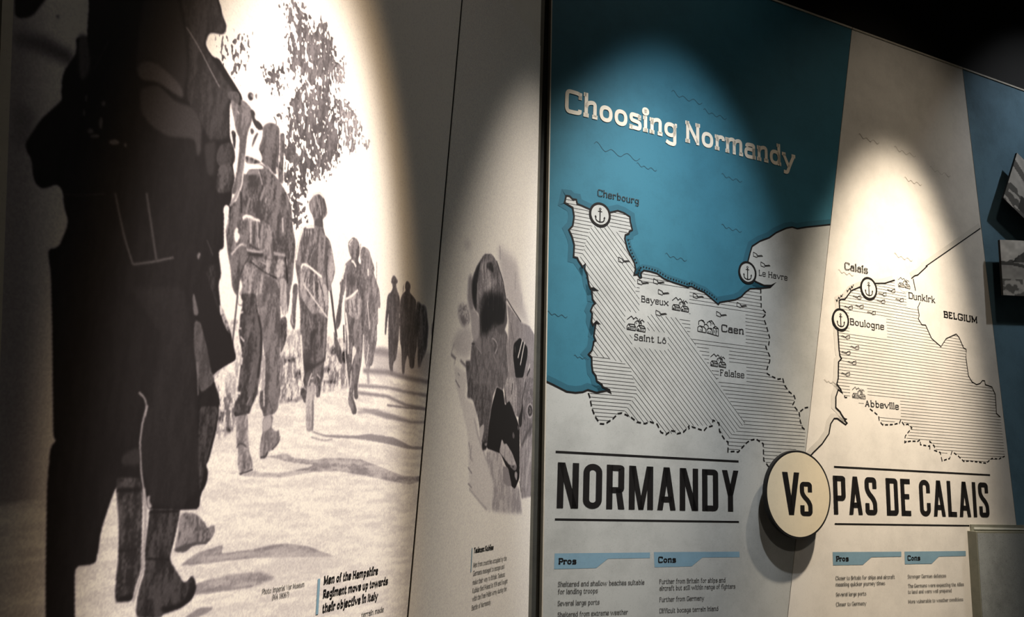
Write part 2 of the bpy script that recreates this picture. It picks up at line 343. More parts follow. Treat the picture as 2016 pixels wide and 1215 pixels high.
def letters(lines, font, t):
    """lines of (text, u0, u1, baseline, cap height) in millimetres -> ink outlines"""
    out = []
    for s, u0, u1, v, cap in lines:
        tt = t if font == 'slab' else .132
        g, w = glyphs(s, font, tt)
        sx = (u1 - u0) / w
        out += [[((u0 + a * sx) / 1000, (v + c * cap) / 1000) for a, c in f] for f in g]
    return out

# ------------------------------------------------------------------ artwork, digitised in millimetres on the boards
MURAL = [
 ('F',0.62,32.1,'',0,[-1776,2093,-1727,2123,-1697,1981,-1602,1383,-1656,1392]),
 ('F',0.5,6.8,'',0,[-1734,2045,-1699,2059,-1659,2059,-1656,2042,-1684,2039,-1717,2035,-1731,2030]),
 ('F',0.62,7.7,'',0,[-1726,1972,-1695,1969,-1697,1929,-1716,1918]),
 ('F',0.14,1.7,'',0,[-1740,2087,-1699,2112,-1717,2072,-1735,2060]),
 ('F',0.94,2.2,'road',0.05,[-1682,1543,-1537,1563,-1439,1615,-1349,1661,-1203,1704,-1014,1745,-938,1773,-895,1813,-573,1859,-487,1162,-1654,1382]),
 ('F',0.82,7.2,'',0,[-962,1813,-857,1830,-573,1859,-567,1807,-929,1774]),
 ('F',0.62,4.8,'',0,[-950,1818,-914,1826,-882,1825,-880,1811,-919,1809,-945,1809]),
 ('F',0.83,2.0,'grass',0.16,[-1363,1790,-1344,1802,-1269,1806,-1210,1808,-1165,1818,-1098,1817,-1042,1821,-1001,1835,-981,1810,-997,1742,-1061,1727,-1121,1716,-1168,1698,-1220,1690,-1274,1682,-1305,1657,-1322,1638,-1349,1626,-1366,1702]),
 ('F',0.74,3.4,'grass',0.28,[-1238,1764,-1174,1781,-1085,1785,-1006,1806,-988,1753,-1070,1731,-1122,1720,-1162,1704,-1221,1694]),
 ('F',0.72,3.6,'grass',0.35,[-1361,1703,-1334,1699,-1311,1679,-1321,1649,-1350,1633]),
 ('F',0.4,2.4,'grass',0.6,[-1184,1764,-1189,1759,-1198,1758,-1208,1757,-1213,1761,-1206,1766,-1198,1769,-1187,1768]),
 ('F',0.4,2.4,'grass',0.6,[-1161,1742,-1164,1736,-1169,1734,-1176,1735,-1180,1741,-1176,1748,-1171,1750,-1164,1748]),
 ('F',0.4,2.6,'grass',0.6,[-1080,1761,-1085,1756,-1092,1754,-1100,1755,-1105,1759,-1099,1764,-1092,1766,-1083,1765]),
 ('F',0.4,2.6,'grass',0.6,[-1066,1796,-1070,1789,-1078,1787,-1087,1788,-1091,1794,-1086,1801,-1079,1804,-1070,1802]),
 ('F',0.4,2.7,'grass',0.6,[-1026,1791,-1031,1781,-1039,1779,-1050,1780,-1055,1789,-1049,1799,-1041,1803,-1030,1799]),
 ('F',0.4,2.7,'grass',0.6,[-1013,1784,-1016,1777,-1022,1775,-1029,1776,-1033,1783,-1029,1790,-1023,1792,-1016,1790]),
 ('F',0.4,2.1,'grass',0.6,[-1339,1662,-1342,1656,-1346,1655,-1353,1656,-1356,1663,-1353,1669,-1348,1671,-1342,1668]),
 ('F',0.4,2.1,'grass',0.6,[-1317,1644,-1319,1642,-1323,1641,-1327,1641,-1330,1644,-1327,1647,-1323,1648,-1318,1647]),
 ('F',0.4,2.4,'grass',0.6,[-1166,1701,-1172,1698,-1182,1697,-1193,1697,-1198,1698,-1190,1701,-1181,1702,-1169,1702]),
 ('F',0.4,2.6,'grass',0.6,[-1060,1742,-1069,1740,-1082,1738,-1097,1737,-1103,1738,-1093,1741,-1080,1743,-1065,1744]),
 ('F',0.4,2.7,'grass',0.6,[-1012,1804,-1015,1794,-1021,1792,-1028,1794,-1033,1803,-1029,1813,-1023,1816,-1016,1812]),
 ('L',0.47,0.8,1.0,[-1311,2338,-1288,2352,-1267,2361,-1243,2375,-1232,2359,-1237,2345,-1221,2330,-1202,2334,-1199,2360,-1180,2354,-1152,2332,-1116,2317,-1113,2291,-1127,2273,-1121,2254,-1107,2247,-1078,2240,-1062,2222,-1258,2139,-1262,2178,-1243,2199,-1230,2210,-1244,2228,-1271,2226,-1277,2247,-1262,2270,-1286,2253,-1288,2266,-1281,2288,-1297,2309]),
 ('L',0.46,0.88,1.0,[-1259,2162,-1104,2230,-1105,2188,-1107,2158,-1104,2135,-1125,2123,-1135,2130,-1129,2099,-1135,2090,-1150,2103,-1148,2071,-1164,2073,-1187,2075,-1201,2049,-1190,1992,-1221,1978,-1232,2015,-1245,2034,-1264,2085,-1266,2121]),
 ('L',0.42,0.88,1.0,[-1254,2089,-1170,2119,-1176,2079,-1202,2059,-1193,1993,-1221,1978,-1232,2015,-1243,2038]),
 ('L',0.6,0.68,1.0,[-1110,2228,-1072,2244,-1046,2212,-1021,2210,-1011,2192,-1050,2186,-1081,2161,-1101,2164]),
 ('L',0.66,0.66,1.0,[-1140,2317,-1113,2315,-1112,2288,-1130,2271,-1121,2254,-1096,2242,-1066,2223,-1116,2202,-1131,2256]),
 ('L',0.44,0.55,0.9,[-1431,2195,-1418,2208,-1408,2212,-1399,2212,-1383,2234,-1371,2247,-1364,2248,-1365,2221,-1373,2207,-1375,2181,-1382,2166,-1387,2147,-1400,2151,-1417,2164,-1428,2180]),
 ('L',0.44,0.56,0.9,[-1347,2201,-1322,2202,-1306,2212,-1293,2226,-1270,2214,-1281,2186,-1302,2168,-1314,2180,-1335,2190]),
 ('L',0.42,0.56,0.8,[-1323,2255,-1307,2269,-1290,2281,-1280,2264,-1297,2256,-1312,2252]),
 ('L',0.42,0.56,0.8,[-1304,2149,-1283,2144,-1264,2159,-1248,2158,-1246,2146,-1293,2128]),
 ('L',0.44,0.58,0.8,[-1279,2187,-1263,2189,-1230,2192,-1228,2175,-1265,2167]),
 ('F',0.42,1.5,'leaf',0.5,[-1361,2143,-1354,2150,-1346,2149,-1347,2139,-1356,2135]),
 ('F',0.46,1.2,'',0,[-1341,2154,-1338,2152,-1339,2143,-1344,2148]),
 ('F',0.6,2.7,'',0,[-698,1940,-682,1939,-681,1921,-683,1876,-691,1844,-702,1864,-711,1894,-709,1909,-701,1917,-702,1931]),
 ('F',0.43,2.1,'cloth',0.25,[-777,1944,-765,1940,-742,1941,-737,1931,-724,1896,-726,1852,-733,1838,-745,1824,-750,1807,-761,1806,-768,1844,-787,1921,-785,1938]),
 ('S',0.62,1.6,3.2,[-766,1931,-763,1915]),
 ('F',0.4,1.3,'cloth',0.15,[-828,1977,-814,1970,-817,1959,-816,1954,-793,1947,-785,1940,-787,1921,-776,1917,-771,1847,-777,1828,-778,1802,-796,1800,-803,1820,-810,1827,-818,1805,-817,1785,-827,1784,-835,1832,-845,1850,-852,1902,-854,1933,-845,1947,-833,1954,-839,1961,-836,1972]),
 ('S',0.42,0.7,1.6,[-844,1966,-845,1947]),
 ('S',0.6,1.0,1.5,[-806,1842,-797,1808]),
 ('F',0.43,1.2,'cloth',0.15,[-885,1976,-869,1967,-869,1962,-876,1960,-870,1948,-857,1936,-848,1907,-849,1878,-851,1845,-854,1811,-866,1802,-864,1778,-872,1777,-882,1799,-890,1839,-895,1874,-896,1900,-900,1873,-900,1851,-906,1852,-908,1887,-906,1912,-906,1930,-890,1941,-887,1950,-890,1956,-896,1957,-893,1969]),
 ('S',0.9,0.8,1.6,[-854,1904,-852,1894]),
 ('S',0.8,1.0,1.5,[-852,1874,-847,1850]),
 ('F',0.55,1.0,'cloth',0.18,[-1002,2002,-986,2001,-978,1991,-962,1972,-960,1966,-964,1962,-949,1946,-937,1933,-929,1907,-930,1898,-939,1899,-933,1869,-938,1865,-934,1842,-993,1832,-1015,1983,-1011,1999]),
 ('F',0.55,0.9,'cloth',0.18,[-997,1858,-938,1868,-933,1835,-940,1809,-943,1787,-952,1784,-954,1772,-968,1782,-978,1809]),
 ('F',0.72,0.9,'',0,[-965,1782,-955,1784,-953,1769,-948,1752,-955,1748,-960,1762]),
 ('S',0.55,0.5,1.7,[-955,1985,-950,1948]),
 ('S',0.45,0.6,1.9,[-1016,2004,-1012,1984]),
 ('S',0.95,0.9,3.8,[-984,1964,-981,1951]),
 ('S',0.85,0.9,2.8,[-978,1903,-962,1852]),
 ('S',0.9,0.9,2.8,[-961,1824,-964,1797,-965,1786]),
 ('F',0.48,0.7,'cloth',0.2,[-1070,1908,-1075,1918,-1068,1921,-1067,1934,-1057,1943,-1053,1918,-1058,1898,-1062,1881,-1059,1850,-1067,1836,-1072,1832,-1078,1846,-1073,1875]),
 ('F',0.48,0.7,'cloth',0.2,[-1044,2009,-1031,2010,-1020,2003,-1015,1985,-1022,1973,-1011,1969,-1008,1958,-1002,1936,-992,1911,-991,1883,-984,1834,-1040,1825,-1054,1876,-1051,1902,-1056,1930,-1065,1950,-1052,1963,-1041,1969,-1049,1974,-1054,1981,-1058,1995,-1050,2002]),
 ('F',0.5,0.7,'cloth',0.2,[-1045,1849,-997,1858,-985,1840,-982,1808,-983,1782,-987,1765,-990,1742,-984,1721,-998,1718,-1002,1741,-1002,1720,-987,1701,-987,1693,-1002,1691,-1008,1703,-1017,1708,-1017,1727,-1016,1739,-1024,1757,-1033,1785]),
 ('F',0.42,0.7,'',0,[-998,1735,-990,1733,-983,1721,-998,1718]),
 ('F',0.42,0.7,'',0,[-1007,1720,-1001,1719,-987,1701,-987,1693,-1002,1691,-996,1704]),
 ('F',0.62,0.7,'cloth',0.2,[-1055,1887,-1014,1915,-997,1904,-991,1882,-1004,1863,-1031,1863,-1050,1877]),
 ('S',0.42,0.7,2.7,[-1046,1889,-1038,1870]),
 ('S',0.42,0.7,2.7,[-1032,1894,-1023,1872]),
 ('S',0.42,0.7,2.8,[-1019,1899,-1010,1875]),
 ('S',0.95,0.7,4.6,[-1052,1891,-1033,1901,-1013,1917]),
 ('S',0.95,0.9,4.5,[-1060,1952,-1065,1938,-1066,1925]),
 ('S',0.95,0.9,4.6,[-1042,1965,-1032,1964,-1026,1957]),
 ('S',0.92,0.7,5.5,[-1053,1991,-1047,1999,-1042,2004]),
 ('S',0.5,0.7,2.8,[-1051,1993,-1039,2005]),
 ('F',0.97,0.6,'',0,[-1022,1972,-1012,1976,-1009,1968,-1014,1965]),
 ('S',0.95,0.6,3.1,[-1060,1897,-1055,1882,-1051,1867]),
 ('S',0.93,0.9,5.4,[-1048,1868,-1040,1848,-1034,1829]),
 ('S',0.9,0.9,4.5,[-1043,1846,-1033,1824,-1029,1796]),
 ('F',0.92,0.7,'',0,[-1016,1816,-1001,1807,-1009,1793,-1015,1774,-1015,1749,-1015,1730,-1012,1749,-1016,1790]),
 ('S',0.9,0.9,3.7,[-983,1839,-978,1809,-971,1780]),
 ('S',0.95,0.9,2.7,[-1042,1808,-1036,1784,-1025,1751,-1019,1730]),
 ('S',0.35,0.7,4.5,[-1051,1845,-1045,1814]),
 ('S',0.33,0.6,6.1,[-1104,1908,-1093,1880,-1082,1849,-1070,1819]),
 ('F',0.42,0.9,'cloth',0.2,[-1082,1831,-1066,1816,-1053,1801,-1047,1789,-1046,1773,-1057,1778,-1071,1795]),
 ('F',0.5,0.7,'cloth',0.15,[-1207,1885,-1204,1838,-1206,1829,-1205,1820,-1193,1809,-1191,1821,-1193,1838,-1194,1863,-1192,1876,-1194,1888]),
 ('S',0.88,0.5,1.6,[-1202,1837,-1202,1826,-1196,1819]),
 ('F',0.47,0.7,'cloth',0.2,[-1171,2050,-1154,2058,-1141,2050,-1131,2035,-1129,2025,-1139,2016,-1142,2011,-1136,1999,-1163,1991,-1166,2004,-1170,2010,-1180,2017,-1185,2030]),
 ('F',0.38,1.7,'',0,[-1165,2007,-1142,2014,-1139,2000,-1160,1992]),
 ('F',0.5,0.7,'cloth',0.2,[-1165,1995,-1182,1989,-1194,1982,-1200,1969,-1206,1945,-1208,1930,-1204,1912,-1196,1894,-1189,1877,-1096,1897,-1101,1908,-1096,1915,-1091,1936,-1099,1952,-1107,1971,-1116,1984,-1132,1988,-1136,1999]),
 ('F',0.43,0.7,'cloth',0.2,[-1192,1879,-1182,1847,-1177,1812,-1169,1794,-1159,1754,-1154,1743,-1160,1729,-1156,1724,-1126,1728,-1099,1745,-1105,1769,-1098,1777,-1100,1808,-1102,1848,-1103,1873,-1110,1908,-1191,1890]),
 ('F',0.62,1.8,'cloth',0.15,[-1119,1966,-1107,1971,-1099,1952,-1091,1936,-1096,1917,-1100,1910,-1109,1917,-1117,1939]),
 ('S',0.34,1.0,4.4,[-1117,1954,-1118,1927,-1109,1897]),
 ('S',0.34,0.8,2.5,[-1157,1967,-1168,1943,-1174,1929]),
 ('S',0.34,0.8,2.5,[-1196,1959,-1188,1930]),
 ('S',0.62,1.7,5.2,[-1144,1970,-1142,1953]),
 ('F',0.56,0.7,'cloth',0.3,[-1189,1925,-1173,1926,-1147,1920,-1129,1916,-1116,1893,-1189,1877,-1189,1910]),
 ('F',0.54,0.7,'cloth',0.35,[-1190,1889,-1115,1906,-1106,1884,-1103,1847,-1133,1853,-1180,1884]),
 ('F',0.63,0.7,'cloth',0.12,[-1189,1881,-1181,1886,-1131,1853,-1144,1845,-1162,1854,-1180,1866]),
 ('S',0.88,0.6,3.0,[-1180,1891,-1150,1874,-1102,1848]),
 ('S',0.36,0.7,2.7,[-1175,1913,-1177,1894]),
 ('S',0.36,0.7,2.7,[-1163,1911,-1163,1894]),
 ('S',0.36,0.7,2.7,[-1151,1910,-1144,1894]),
 ('S',0.36,0.7,2.7,[-1135,1906,-1128,1893]),
 ('S',0.38,0.8,2.7,[-1157,1888,-1149,1878]),
 ('S',0.38,0.8,2.8,[-1129,1898,-1119,1882]),
 ('S',0.38,0.8,2.8,[-1116,1875,-1113,1857]),
 ('S',0.38,0.8,2.7,[-1143,1890,-1136,1874]),
 ('S',0.97,0.8,4.2,[-1189,1915,-1187,1923,-1172,1924,-1147,1918,-1129,1914]),
 ('S',0.97,1.0,4.1,[-1194,1981,-1200,1963,-1204,1942,-1205,1925]),
 ('S',0.97,0.8,4.2,[-1186,1986,-1164,1993]),
 ('S',0.85,0.8,1.3,[-1193,1983,-1192,1968]),
 ('S',0.85,0.8,1.3,[-1186,1985,-1185,1970]),
 ('S',0.85,0.8,1.3,[-1179,1987,-1178,1972]),
 ('S',0.85,0.8,1.4,[-1172,1989,-1171,1974]),
 ('S',0.95,0.8,3.4,[-1182,2034,-1176,2046,-1156,2056,-1144,2051]),
 ('S',0.78,0.7,1.5,[-1173,2045,-1168,2026]),
 ('S',0.78,0.7,1.6,[-1164,2050,-1157,2034]),
 ('S',0.78,0.7,1.6,[-1156,2045,-1147,2018]),
 ('S',0.78,0.7,1.5,[-1181,2035,-1173,2014]),
 ('S',0.35,0.6,2.8,[-1146,2017,-1139,1998,-1132,1988]),
 ('F',0.3,2.1,'',0,[-1151,1815,-1133,1825,-1128,1823,-1140,1802,-1139,1771,-1144,1784]),
 ('F',0.3,2.1,'',0,[-1162,1768,-1132,1763,-1102,1777,-1099,1774,-1129,1758,-1153,1745]),
 ('S',0.6,1.7,3.4,[-1108,1824,-1105,1781]),
 ('S',0.58,1.7,3.3,[-1155,1839,-1148,1823]),
 ('S',0.95,0.8,3.7,[-1174,1807,-1166,1773,-1159,1746]),
 ('F',0.42,0.7,'cloth',0.2,[-1163,1737,-1145,1724,-1144,1705,-1145,1695,-1161,1711,-1161,1718,-1155,1724]),
 ('F',0.44,0.7,'cloth',0.25,[-1142,1752,-1103,1757,-1105,1731,-1105,1711,-1119,1710,-1117,1726,-1131,1730,-1143,1726]),
 ('F',0.72,0.7,'cloth',0.12,[-1136,1731,-1128,1735,-1117,1727,-1123,1704,-1119,1679,-1117,1655,-1135,1651,-1141,1672,-1144,1705,-1143,1719]),
 ('F',0.55,1.7,'',0,[-1128,1706,-1123,1704,-1119,1679,-1117,1655,-1122,1653,-1125,1679]),
 ('S',0.95,0.6,2.1,[-1134,1749,-1140,1738,-1142,1727]),
 ('S',0.92,0.6,1.8,[-1137,1739,-1129,1742]),
 ('S',0.95,0.7,3.3,[-1163,1758,-1162,1739,-1154,1724]),
 ('S',0.92,0.7,1.7,[-1120,1749,-1109,1743]),
 ('S',0.9,0.7,1.6,[-1160,1725,-1146,1720]),
 ('F',0.4,0.7,'cloth',0.2,[-1319,2107,-1310,2119,-1290,2126,-1278,2123,-1273,2093,-1272,2063,-1271,2047,-1282,2045,-1304,2050,-1314,2053,-1321,2056,-1323,2073,-1316,2093]),
 ('F',0.4,1.0,'cloth',0.25,[-1276,2118,-1262,2115,-1262,2096,-1260,2059,-1255,2038,-1270,2033,-1272,2074]),
 ('S',0.93,0.6,1.6,[-1277,2119,-1272,2082]),
 ('S',0.97,0.6,2.8,[-1273,2079,-1271,2069]),
 ('S',0.97,0.7,3.2,[-1275,2058,-1274,2046,-1271,2040]),
 ('S',0.97,0.8,2.8,[-1261,2087,-1258,2071]),
 ('F',0.41,0.7,'cloth',0.25,[-1351,2033,-1310,2051,-1298,2049,-1282,2045,-1264,2037,-1247,2027,-1234,2012,-1227,1995,-1373,1950,-1364,1963,-1357,1985,-1350,2003]),
 ('F',0.42,0.7,'cloth',0.22,[-1375,1969,-1232,2016,-1221,1974,-1210,1952,-1209,1921,-1209,1893,-1215,1858,-1218,1846,-1334,1823,-1335,1842,-1339,1837,-1350,1848,-1356,1872,-1366,1894,-1374,1917,-1371,1937]),
 ('F',0.97,0.8,'',0,[-1353,2036,-1337,2043,-1310,2049,-1305,2045,-1339,2031,-1344,2022,-1352,2020]),
 ('F',0.55,1.2,'',0,[-1341,2031,-1318,2039,-1313,2032,-1329,2027,-1343,2021]),
 ('S',0.8,0.6,1.6,[-1318,2038,-1311,2027,-1305,2018]),
 ('S',0.75,0.8,2.4,[-1298,2052,-1284,2045]),
 ('S',0.58,1.6,4.7,[-1299,2018,-1307,1993]),
 ('S',0.26,1.5,4.5,[-1352,1992,-1346,1961]),
 ('S',0.56,1.5,3.8,[-1331,1990,-1336,1964]),
 ('S',0.72,0.8,2.3,[-1294,2001,-1295,1993]),
 ('S',0.56,2.0,5.7,[-1244,2022,-1238,1999]),
 ('F',0.97,0.6,'',0,[-1357,1931,-1352,1938,-1349,1935,-1350,1930,-1343,1927,-1348,1915,-1353,1914,-1357,1923]),
 ('S',0.9,0.5,1.6,[-1352,1915,-1352,1903]),
 ('S',0.9,0.6,2.2,[-1358,1894,-1351,1903,-1341,1915,-1333,1916]),
 ('S',0.93,0.6,2.1,[-1250,1983,-1245,1960]),
 ('F',0.54,0.7,'cloth',0.2,[-1344,1954,-1338,1961,-1328,1963,-1319,1962,-1305,1963,-1291,1964,-1274,1960,-1268,1936,-1263,1916,-1266,1910,-1278,1909,-1288,1916,-1326,1909,-1339,1918,-1344,1938]),
 ('F',0.43,1.5,'cloth',0.2,[-1343,1951,-1328,1957,-1320,1922,-1327,1917,-1340,1919]),
 ('S',0.74,1.1,3.8,[-1324,1960,-1319,1921]),
 ('S',0.68,1.1,3.8,[-1310,1960,-1299,1920]),
 ('S',0.62,1.1,3.9,[-1296,1959,-1294,1921]),
 ('S',0.62,1.1,3.9,[-1285,1955,-1269,1914]),
 ('S',0.33,1.2,3.8,[-1315,1953,-1312,1921]),
 ('S',0.33,1.2,3.9,[-1302,1956,-1301,1935]),
 ('S',0.33,1.2,3.8,[-1322,1919,-1287,1915]),
 ('S',0.33,1.3,4.0,[-1267,1944,-1260,1927]),
 ('S',0.97,0.9,4.5,[-1342,1954,-1336,1960,-1327,1961,-1318,1961]),
 ('S',0.93,0.9,3.8,[-1320,1960,-1303,1962]),
 ('S',0.7,0.8,3.8,[-1327,1910,-1307,1912,-1288,1917]),
 ('S',0.26,0.9,3.8,[-1320,1905,-1289,1911]),
 ('S',0.66,1.0,4.8,[-1263,1921,-1234,1925]),
 ('F',0.55,0.7,'cloth',0.3,[-1319,1901,-1310,1904,-1262,1909,-1237,1920,-1230,1893,-1245,1885,-1279,1886,-1316,1896]),
 ('S',0.7,0.9,2.3,[-1293,1901,-1277,1899]),
 ('S',0.26,0.9,3.1,[-1316,1894,-1279,1885,-1249,1884]),
 ('S',0.7,0.8,2.4,[-1254,1900,-1244,1904]),
 ('F',0.3,0.9,'',0,[-1331,1882,-1321,1901,-1320,1895,-1328,1884,-1331,1870,-1337,1870]),
 ('S',0.97,0.5,2.4,[-1230,1920,-1228,1910]),
 ('S',0.2,0.6,3.2,[-1233,1923,-1225,1895,-1221,1882]),
 ('F',0.57,0.8,'cloth',0.22,[-1327,1889,-1316,1894,-1291,1887,-1253,1882,-1242,1878,-1236,1843,-1328,1824,-1333,1842,-1331,1868]),
 ('F',0.4,2.3,'cloth',0.15,[-1282,1883,-1253,1881,-1241,1872,-1236,1843,-1267,1836,-1274,1865]),
 ('F',0.97,0.6,'',0,[-1334,1866,-1329,1858,-1327,1851,-1333,1842,-1329,1838,-1323,1827,-1334,1825,-1335,1845]),
 ('F',0.36,0.7,'cloth',0.22,[-1331,1842,-1294,1850,-1288,1829,-1274,1801,-1269,1776,-1268,1737,-1270,1712,-1269,1696,-1314,1691,-1316,1719,-1313,1738,-1314,1756,-1318,1768,-1326,1787,-1324,1794,-1326,1812,-1322,1829]),
 ('F',0.46,0.7,'cloth',0.18,[-1294,1850,-1239,1862,-1230,1822,-1222,1757,-1214,1701,-1251,1697,-1258,1754,-1268,1777,-1274,1801,-1288,1829]),
 ('S',0.26,1.9,5.3,[-1285,1819,-1274,1796,-1270,1763,-1272,1724]),
 ('S',0.5,2.2,4.5,[-1298,1804,-1306,1780]),
 ('S',0.5,1.5,3.0,[-1285,1740,-1290,1715]),
 ('S',0.58,1.5,5.4,[-1267,1833,-1282,1829,-1275,1821]),
 ('F',0.68,0.6,'cloth',0.1,[-1243,1887,-1226,1889,-1218,1846,-1235,1843]),
 ('F',0.68,0.6,'cloth',0.1,[-1237,1862,-1221,1866,-1216,1833,-1222,1828,-1230,1833]),
 ('S',0.9,0.8,3.2,[-1223,1838,-1222,1829]),
 ('F',0.4,0.8,'cloth',0.25,[-1232,1825,-1215,1830,-1210,1796,-1216,1779,-1223,1767]),
 ('F',0.42,0.6,'',0,[-1220,1866,-1212,1867,-1213,1845,-1215,1831]),
 ('S',0.3,0.4,2.6,[-1336,1841,-1336,1802,-1336,1765]),
 ('S',0.96,0.6,2.2,[-1330,1812,-1320,1817]),
 ('S',0.96,0.6,2.2,[-1329,1791,-1320,1792]),
 ('S',0.96,0.6,2.2,[-1321,1780,-1311,1774]),
 ('S',0.96,0.6,2.2,[-1320,1769,-1314,1754]),
 ('S',0.96,0.6,2.2,[-1312,1750,-1312,1739]),
 ('S',0.96,0.6,2.2,[-1312,1696,-1306,1699]),
 ('S',0.96,0.6,2.2,[-1334,1841,-1324,1830]),
 ('S',0.96,0.6,2.2,[-1316,1738,-1316,1707]),
 ('S',0.96,0.6,2.2,[-1317,1693,-1319,1719]),
 ('F',0.36,0.7,'cloth',0.25,[-1317,1709,-1271,1714,-1272,1694,-1281,1679,-1283,1669,-1289,1671,-1312,1663,-1321,1669,-1316,1687,-1307,1699]),
 ('F',0.46,0.7,'cloth',0.18,[-1265,1706,-1254,1707,-1253,1716,-1216,1720,-1216,1692,-1217,1681,-1227,1673,-1250,1667,-1253,1676,-1261,1682]),
 ('S',0.96,0.6,2.3,[-1255,1708,-1251,1684]),
 ('S',0.93,0.7,2.9,[-1318,1698,-1307,1698]),
 ('S',0.58,1.1,3.0,[-1285,1695,-1291,1682]),
 ('S',0.24,1.4,3.6,[-1315,1670,-1313,1664]),
 ('S',0.24,1.1,3.0,[-1285,1681,-1287,1670]),
 ('F',0.62,0.7,'cloth',0.18,[-1312,1663,-1287,1671,-1281,1637,-1275,1613,-1265,1601,-1264,1590,-1277,1587,-1292,1582,-1299,1597,-1300,1617,-1305,1624,-1309,1648]),
 ('S',0.34,0.7,2.2,[-1304,1619,-1301,1625,-1292,1626,-1282,1621]),
 ('S',0.24,0.7,2.9,[-1292,1582,-1276,1585,-1263,1589]),
 ('S',0.4,1.5,2.9,[-1284,1600,-1281,1589]),
 ('S',0.28,0.9,2.9,[-1313,1666,-1289,1670]),
 ('F',0.57,0.7,'cloth',0.15,[-1252,1667,-1228,1673,-1226,1665,-1229,1653,-1218,1648,-1212,1649,-1210,1653,-1206,1643,-1207,1631,-1218,1620,-1232,1616,-1235,1608,-1248,1606,-1251,1612,-1251,1636,-1248,1644]),
 ('F',0.72,0.9,'',0,[-1251,1666,-1230,1671,-1229,1653,-1239,1648,-1248,1644]),
 ('S',0.28,0.9,3.0,[-1248,1607,-1235,1608,-1232,1616]),
 ('S',0.36,0.8,2.3,[-1222,1620,-1207,1631,-1205,1641]),
 ('F',0.7,1.0,'road',0.15,[-1292,1580,-1257,1589,-1244,1584,-1193,1585,-1115,1596,-1082,1612,-1029,1612,-966,1613,-902,1603,-798,1585,-695,1584,-694,1577,-766,1568,-866,1576,-962,1585,-1031,1590,-1104,1588,-1192,1578,-1243,1578]),
 ('F',0.7,1.0,'road',0.15,[-1240,1608,-1180,1616,-1165,1608,-1102,1607,-1077,1611,-1075,1598,-1126,1600,-1182,1603,-1218,1608]),
 ('F',0.64,1.4,'',0,[-1124,1655,-1083,1650,-983,1654,-935,1660,-843,1658,-769,1644,-699,1646,-698,1640,-775,1638,-875,1645,-971,1649,-1072,1646,-1113,1651]),
 ('S',0.68,0.8,2.2,[-1122,1644,-1081,1640,-1058,1644]),
 ('F',0.64,1.8,'',0,[-990,1704,-916,1706,-849,1702,-775,1695,-697,1700,-697,1695,-775,1690,-882,1692,-947,1698]),
 ('S',0.62,1.5,4.1,[-878,1718,-794,1720,-692,1725]),
 ('S',0.6,3.5,10.0,[-975,1773,-885,1781,-791,1780,-703,1782]),
 ('S',0.62,3.0,5.9,[-989,1744,-881,1752,-809,1751,-699,1753]),
 ('S',0.6,3.0,5.9,[-988,1731,-879,1735,-806,1725,-704,1724]),
 ('S',0.7,2.8,4.6,[-983,1696,-908,1704]),
 ('F',0.66,1.0,'road',0.1,[-1394,1462,-1365,1476,-1311,1484,-1321,1470,-1242,1472,-1241,1461,-1339,1461]),
 ('F',0.68,1.5,'road',0.12,[-1353,1475,-1310,1484,-1316,1472,-1248,1473,-1199,1477,-1154,1476,-1106,1469,-1021,1446,-1187,1457,-1296,1464,-1351,1461]),
 ('F',0.66,1.4,'',0,[-1359,1437,-1289,1439,-1237,1439,-1234,1419,-1333,1421,-1363,1422]),
 ('F',0.7,2.8,'road',0.12,[-1347,1438,-1293,1442,-1222,1440,-1182,1427,-1223,1421,-1308,1422,-1344,1422]),
 ('F',0.64,1.3,'',0,[-1376,1394,-1347,1404,-1316,1401,-1332,1394,-1358,1391]),
 ('F',0.88,11.2,'',0,[-1196,1461,-1010,1445,-940,1430,-1148,1431,-1202,1444]),
 ('F',0.13,1.5,'cloth',0.14,[-1672,2158,-1453,2294,-1442,2252,-1435,2245,-1431,2232,-1419,2224,-1422,2208,-1453,2196,-1458,2173,-1438,2163,-1429,2169,-1410,2157,-1386,2144,-1370,2134,-1370,2123,-1396,2115,-1388,2063,-1374,2045,-1370,1969,-1375,1899,-1386,1893,-1374,1859,-1379,1847,-1365,1803,-1344,1786,-1324,1746,-1350,1732,-1370,1716,-1349,1683,-1351,1672,-1350,1644,-1360,1598,-1365,1593,-1358,1586,-1359,1567,-1369,1554,-1368,1535,-1380,1534,-1404,1534,-1406,1533,-1460,1536,-1466,1545,-1477,1563,-1515,1566,-1520,1553,-1530,1516,-1531,1485,-1532,1476,-1561,1476,-1542,1361,-1581,1368,-1598,1471,-1612,1564,-1615,1608,-1608,1615,-1613,1618,-1635,1741,-1646,1797,-1655,1824,-1642,1828,-1638,1840,-1633,1861,-1644,1881,-1645,1892,-1654,1901,-1673,1887,-1684,1893,-1691,1917,-1702,1927,-1687,1964,-1664,1998,-1667,2002,-1669,2028,-1655,2061,-1660,2080,-1644,2082,-1649,2132]),
 ('F',0.42,2.4,'',0,[-1657,2084,-1644,2089,-1635,2062,-1634,2044,-1644,2028,-1650,2041]),
 ('F',0.24,3.4,'',0,[-1572,2182,-1517,2213,-1494,2169,-1483,2122,-1486,2080,-1516,2104,-1550,2106,-1570,2087,-1574,2139]),
 ('F',0.14,3.1,'',0,[-1647,2137,-1574,2180,-1574,2126,-1570,2061,-1611,2042,-1635,2064,-1644,2089]),
 ('F',0.26,2.9,'cloth',0.15,[-1511,2217,-1447,2254,-1436,2239,-1420,2223,-1425,2208,-1453,2196,-1460,2174,-1419,2148,-1373,2125,-1400,2119,-1391,2060,-1429,2042,-1446,2061,-1480,2083,-1484,2148]),
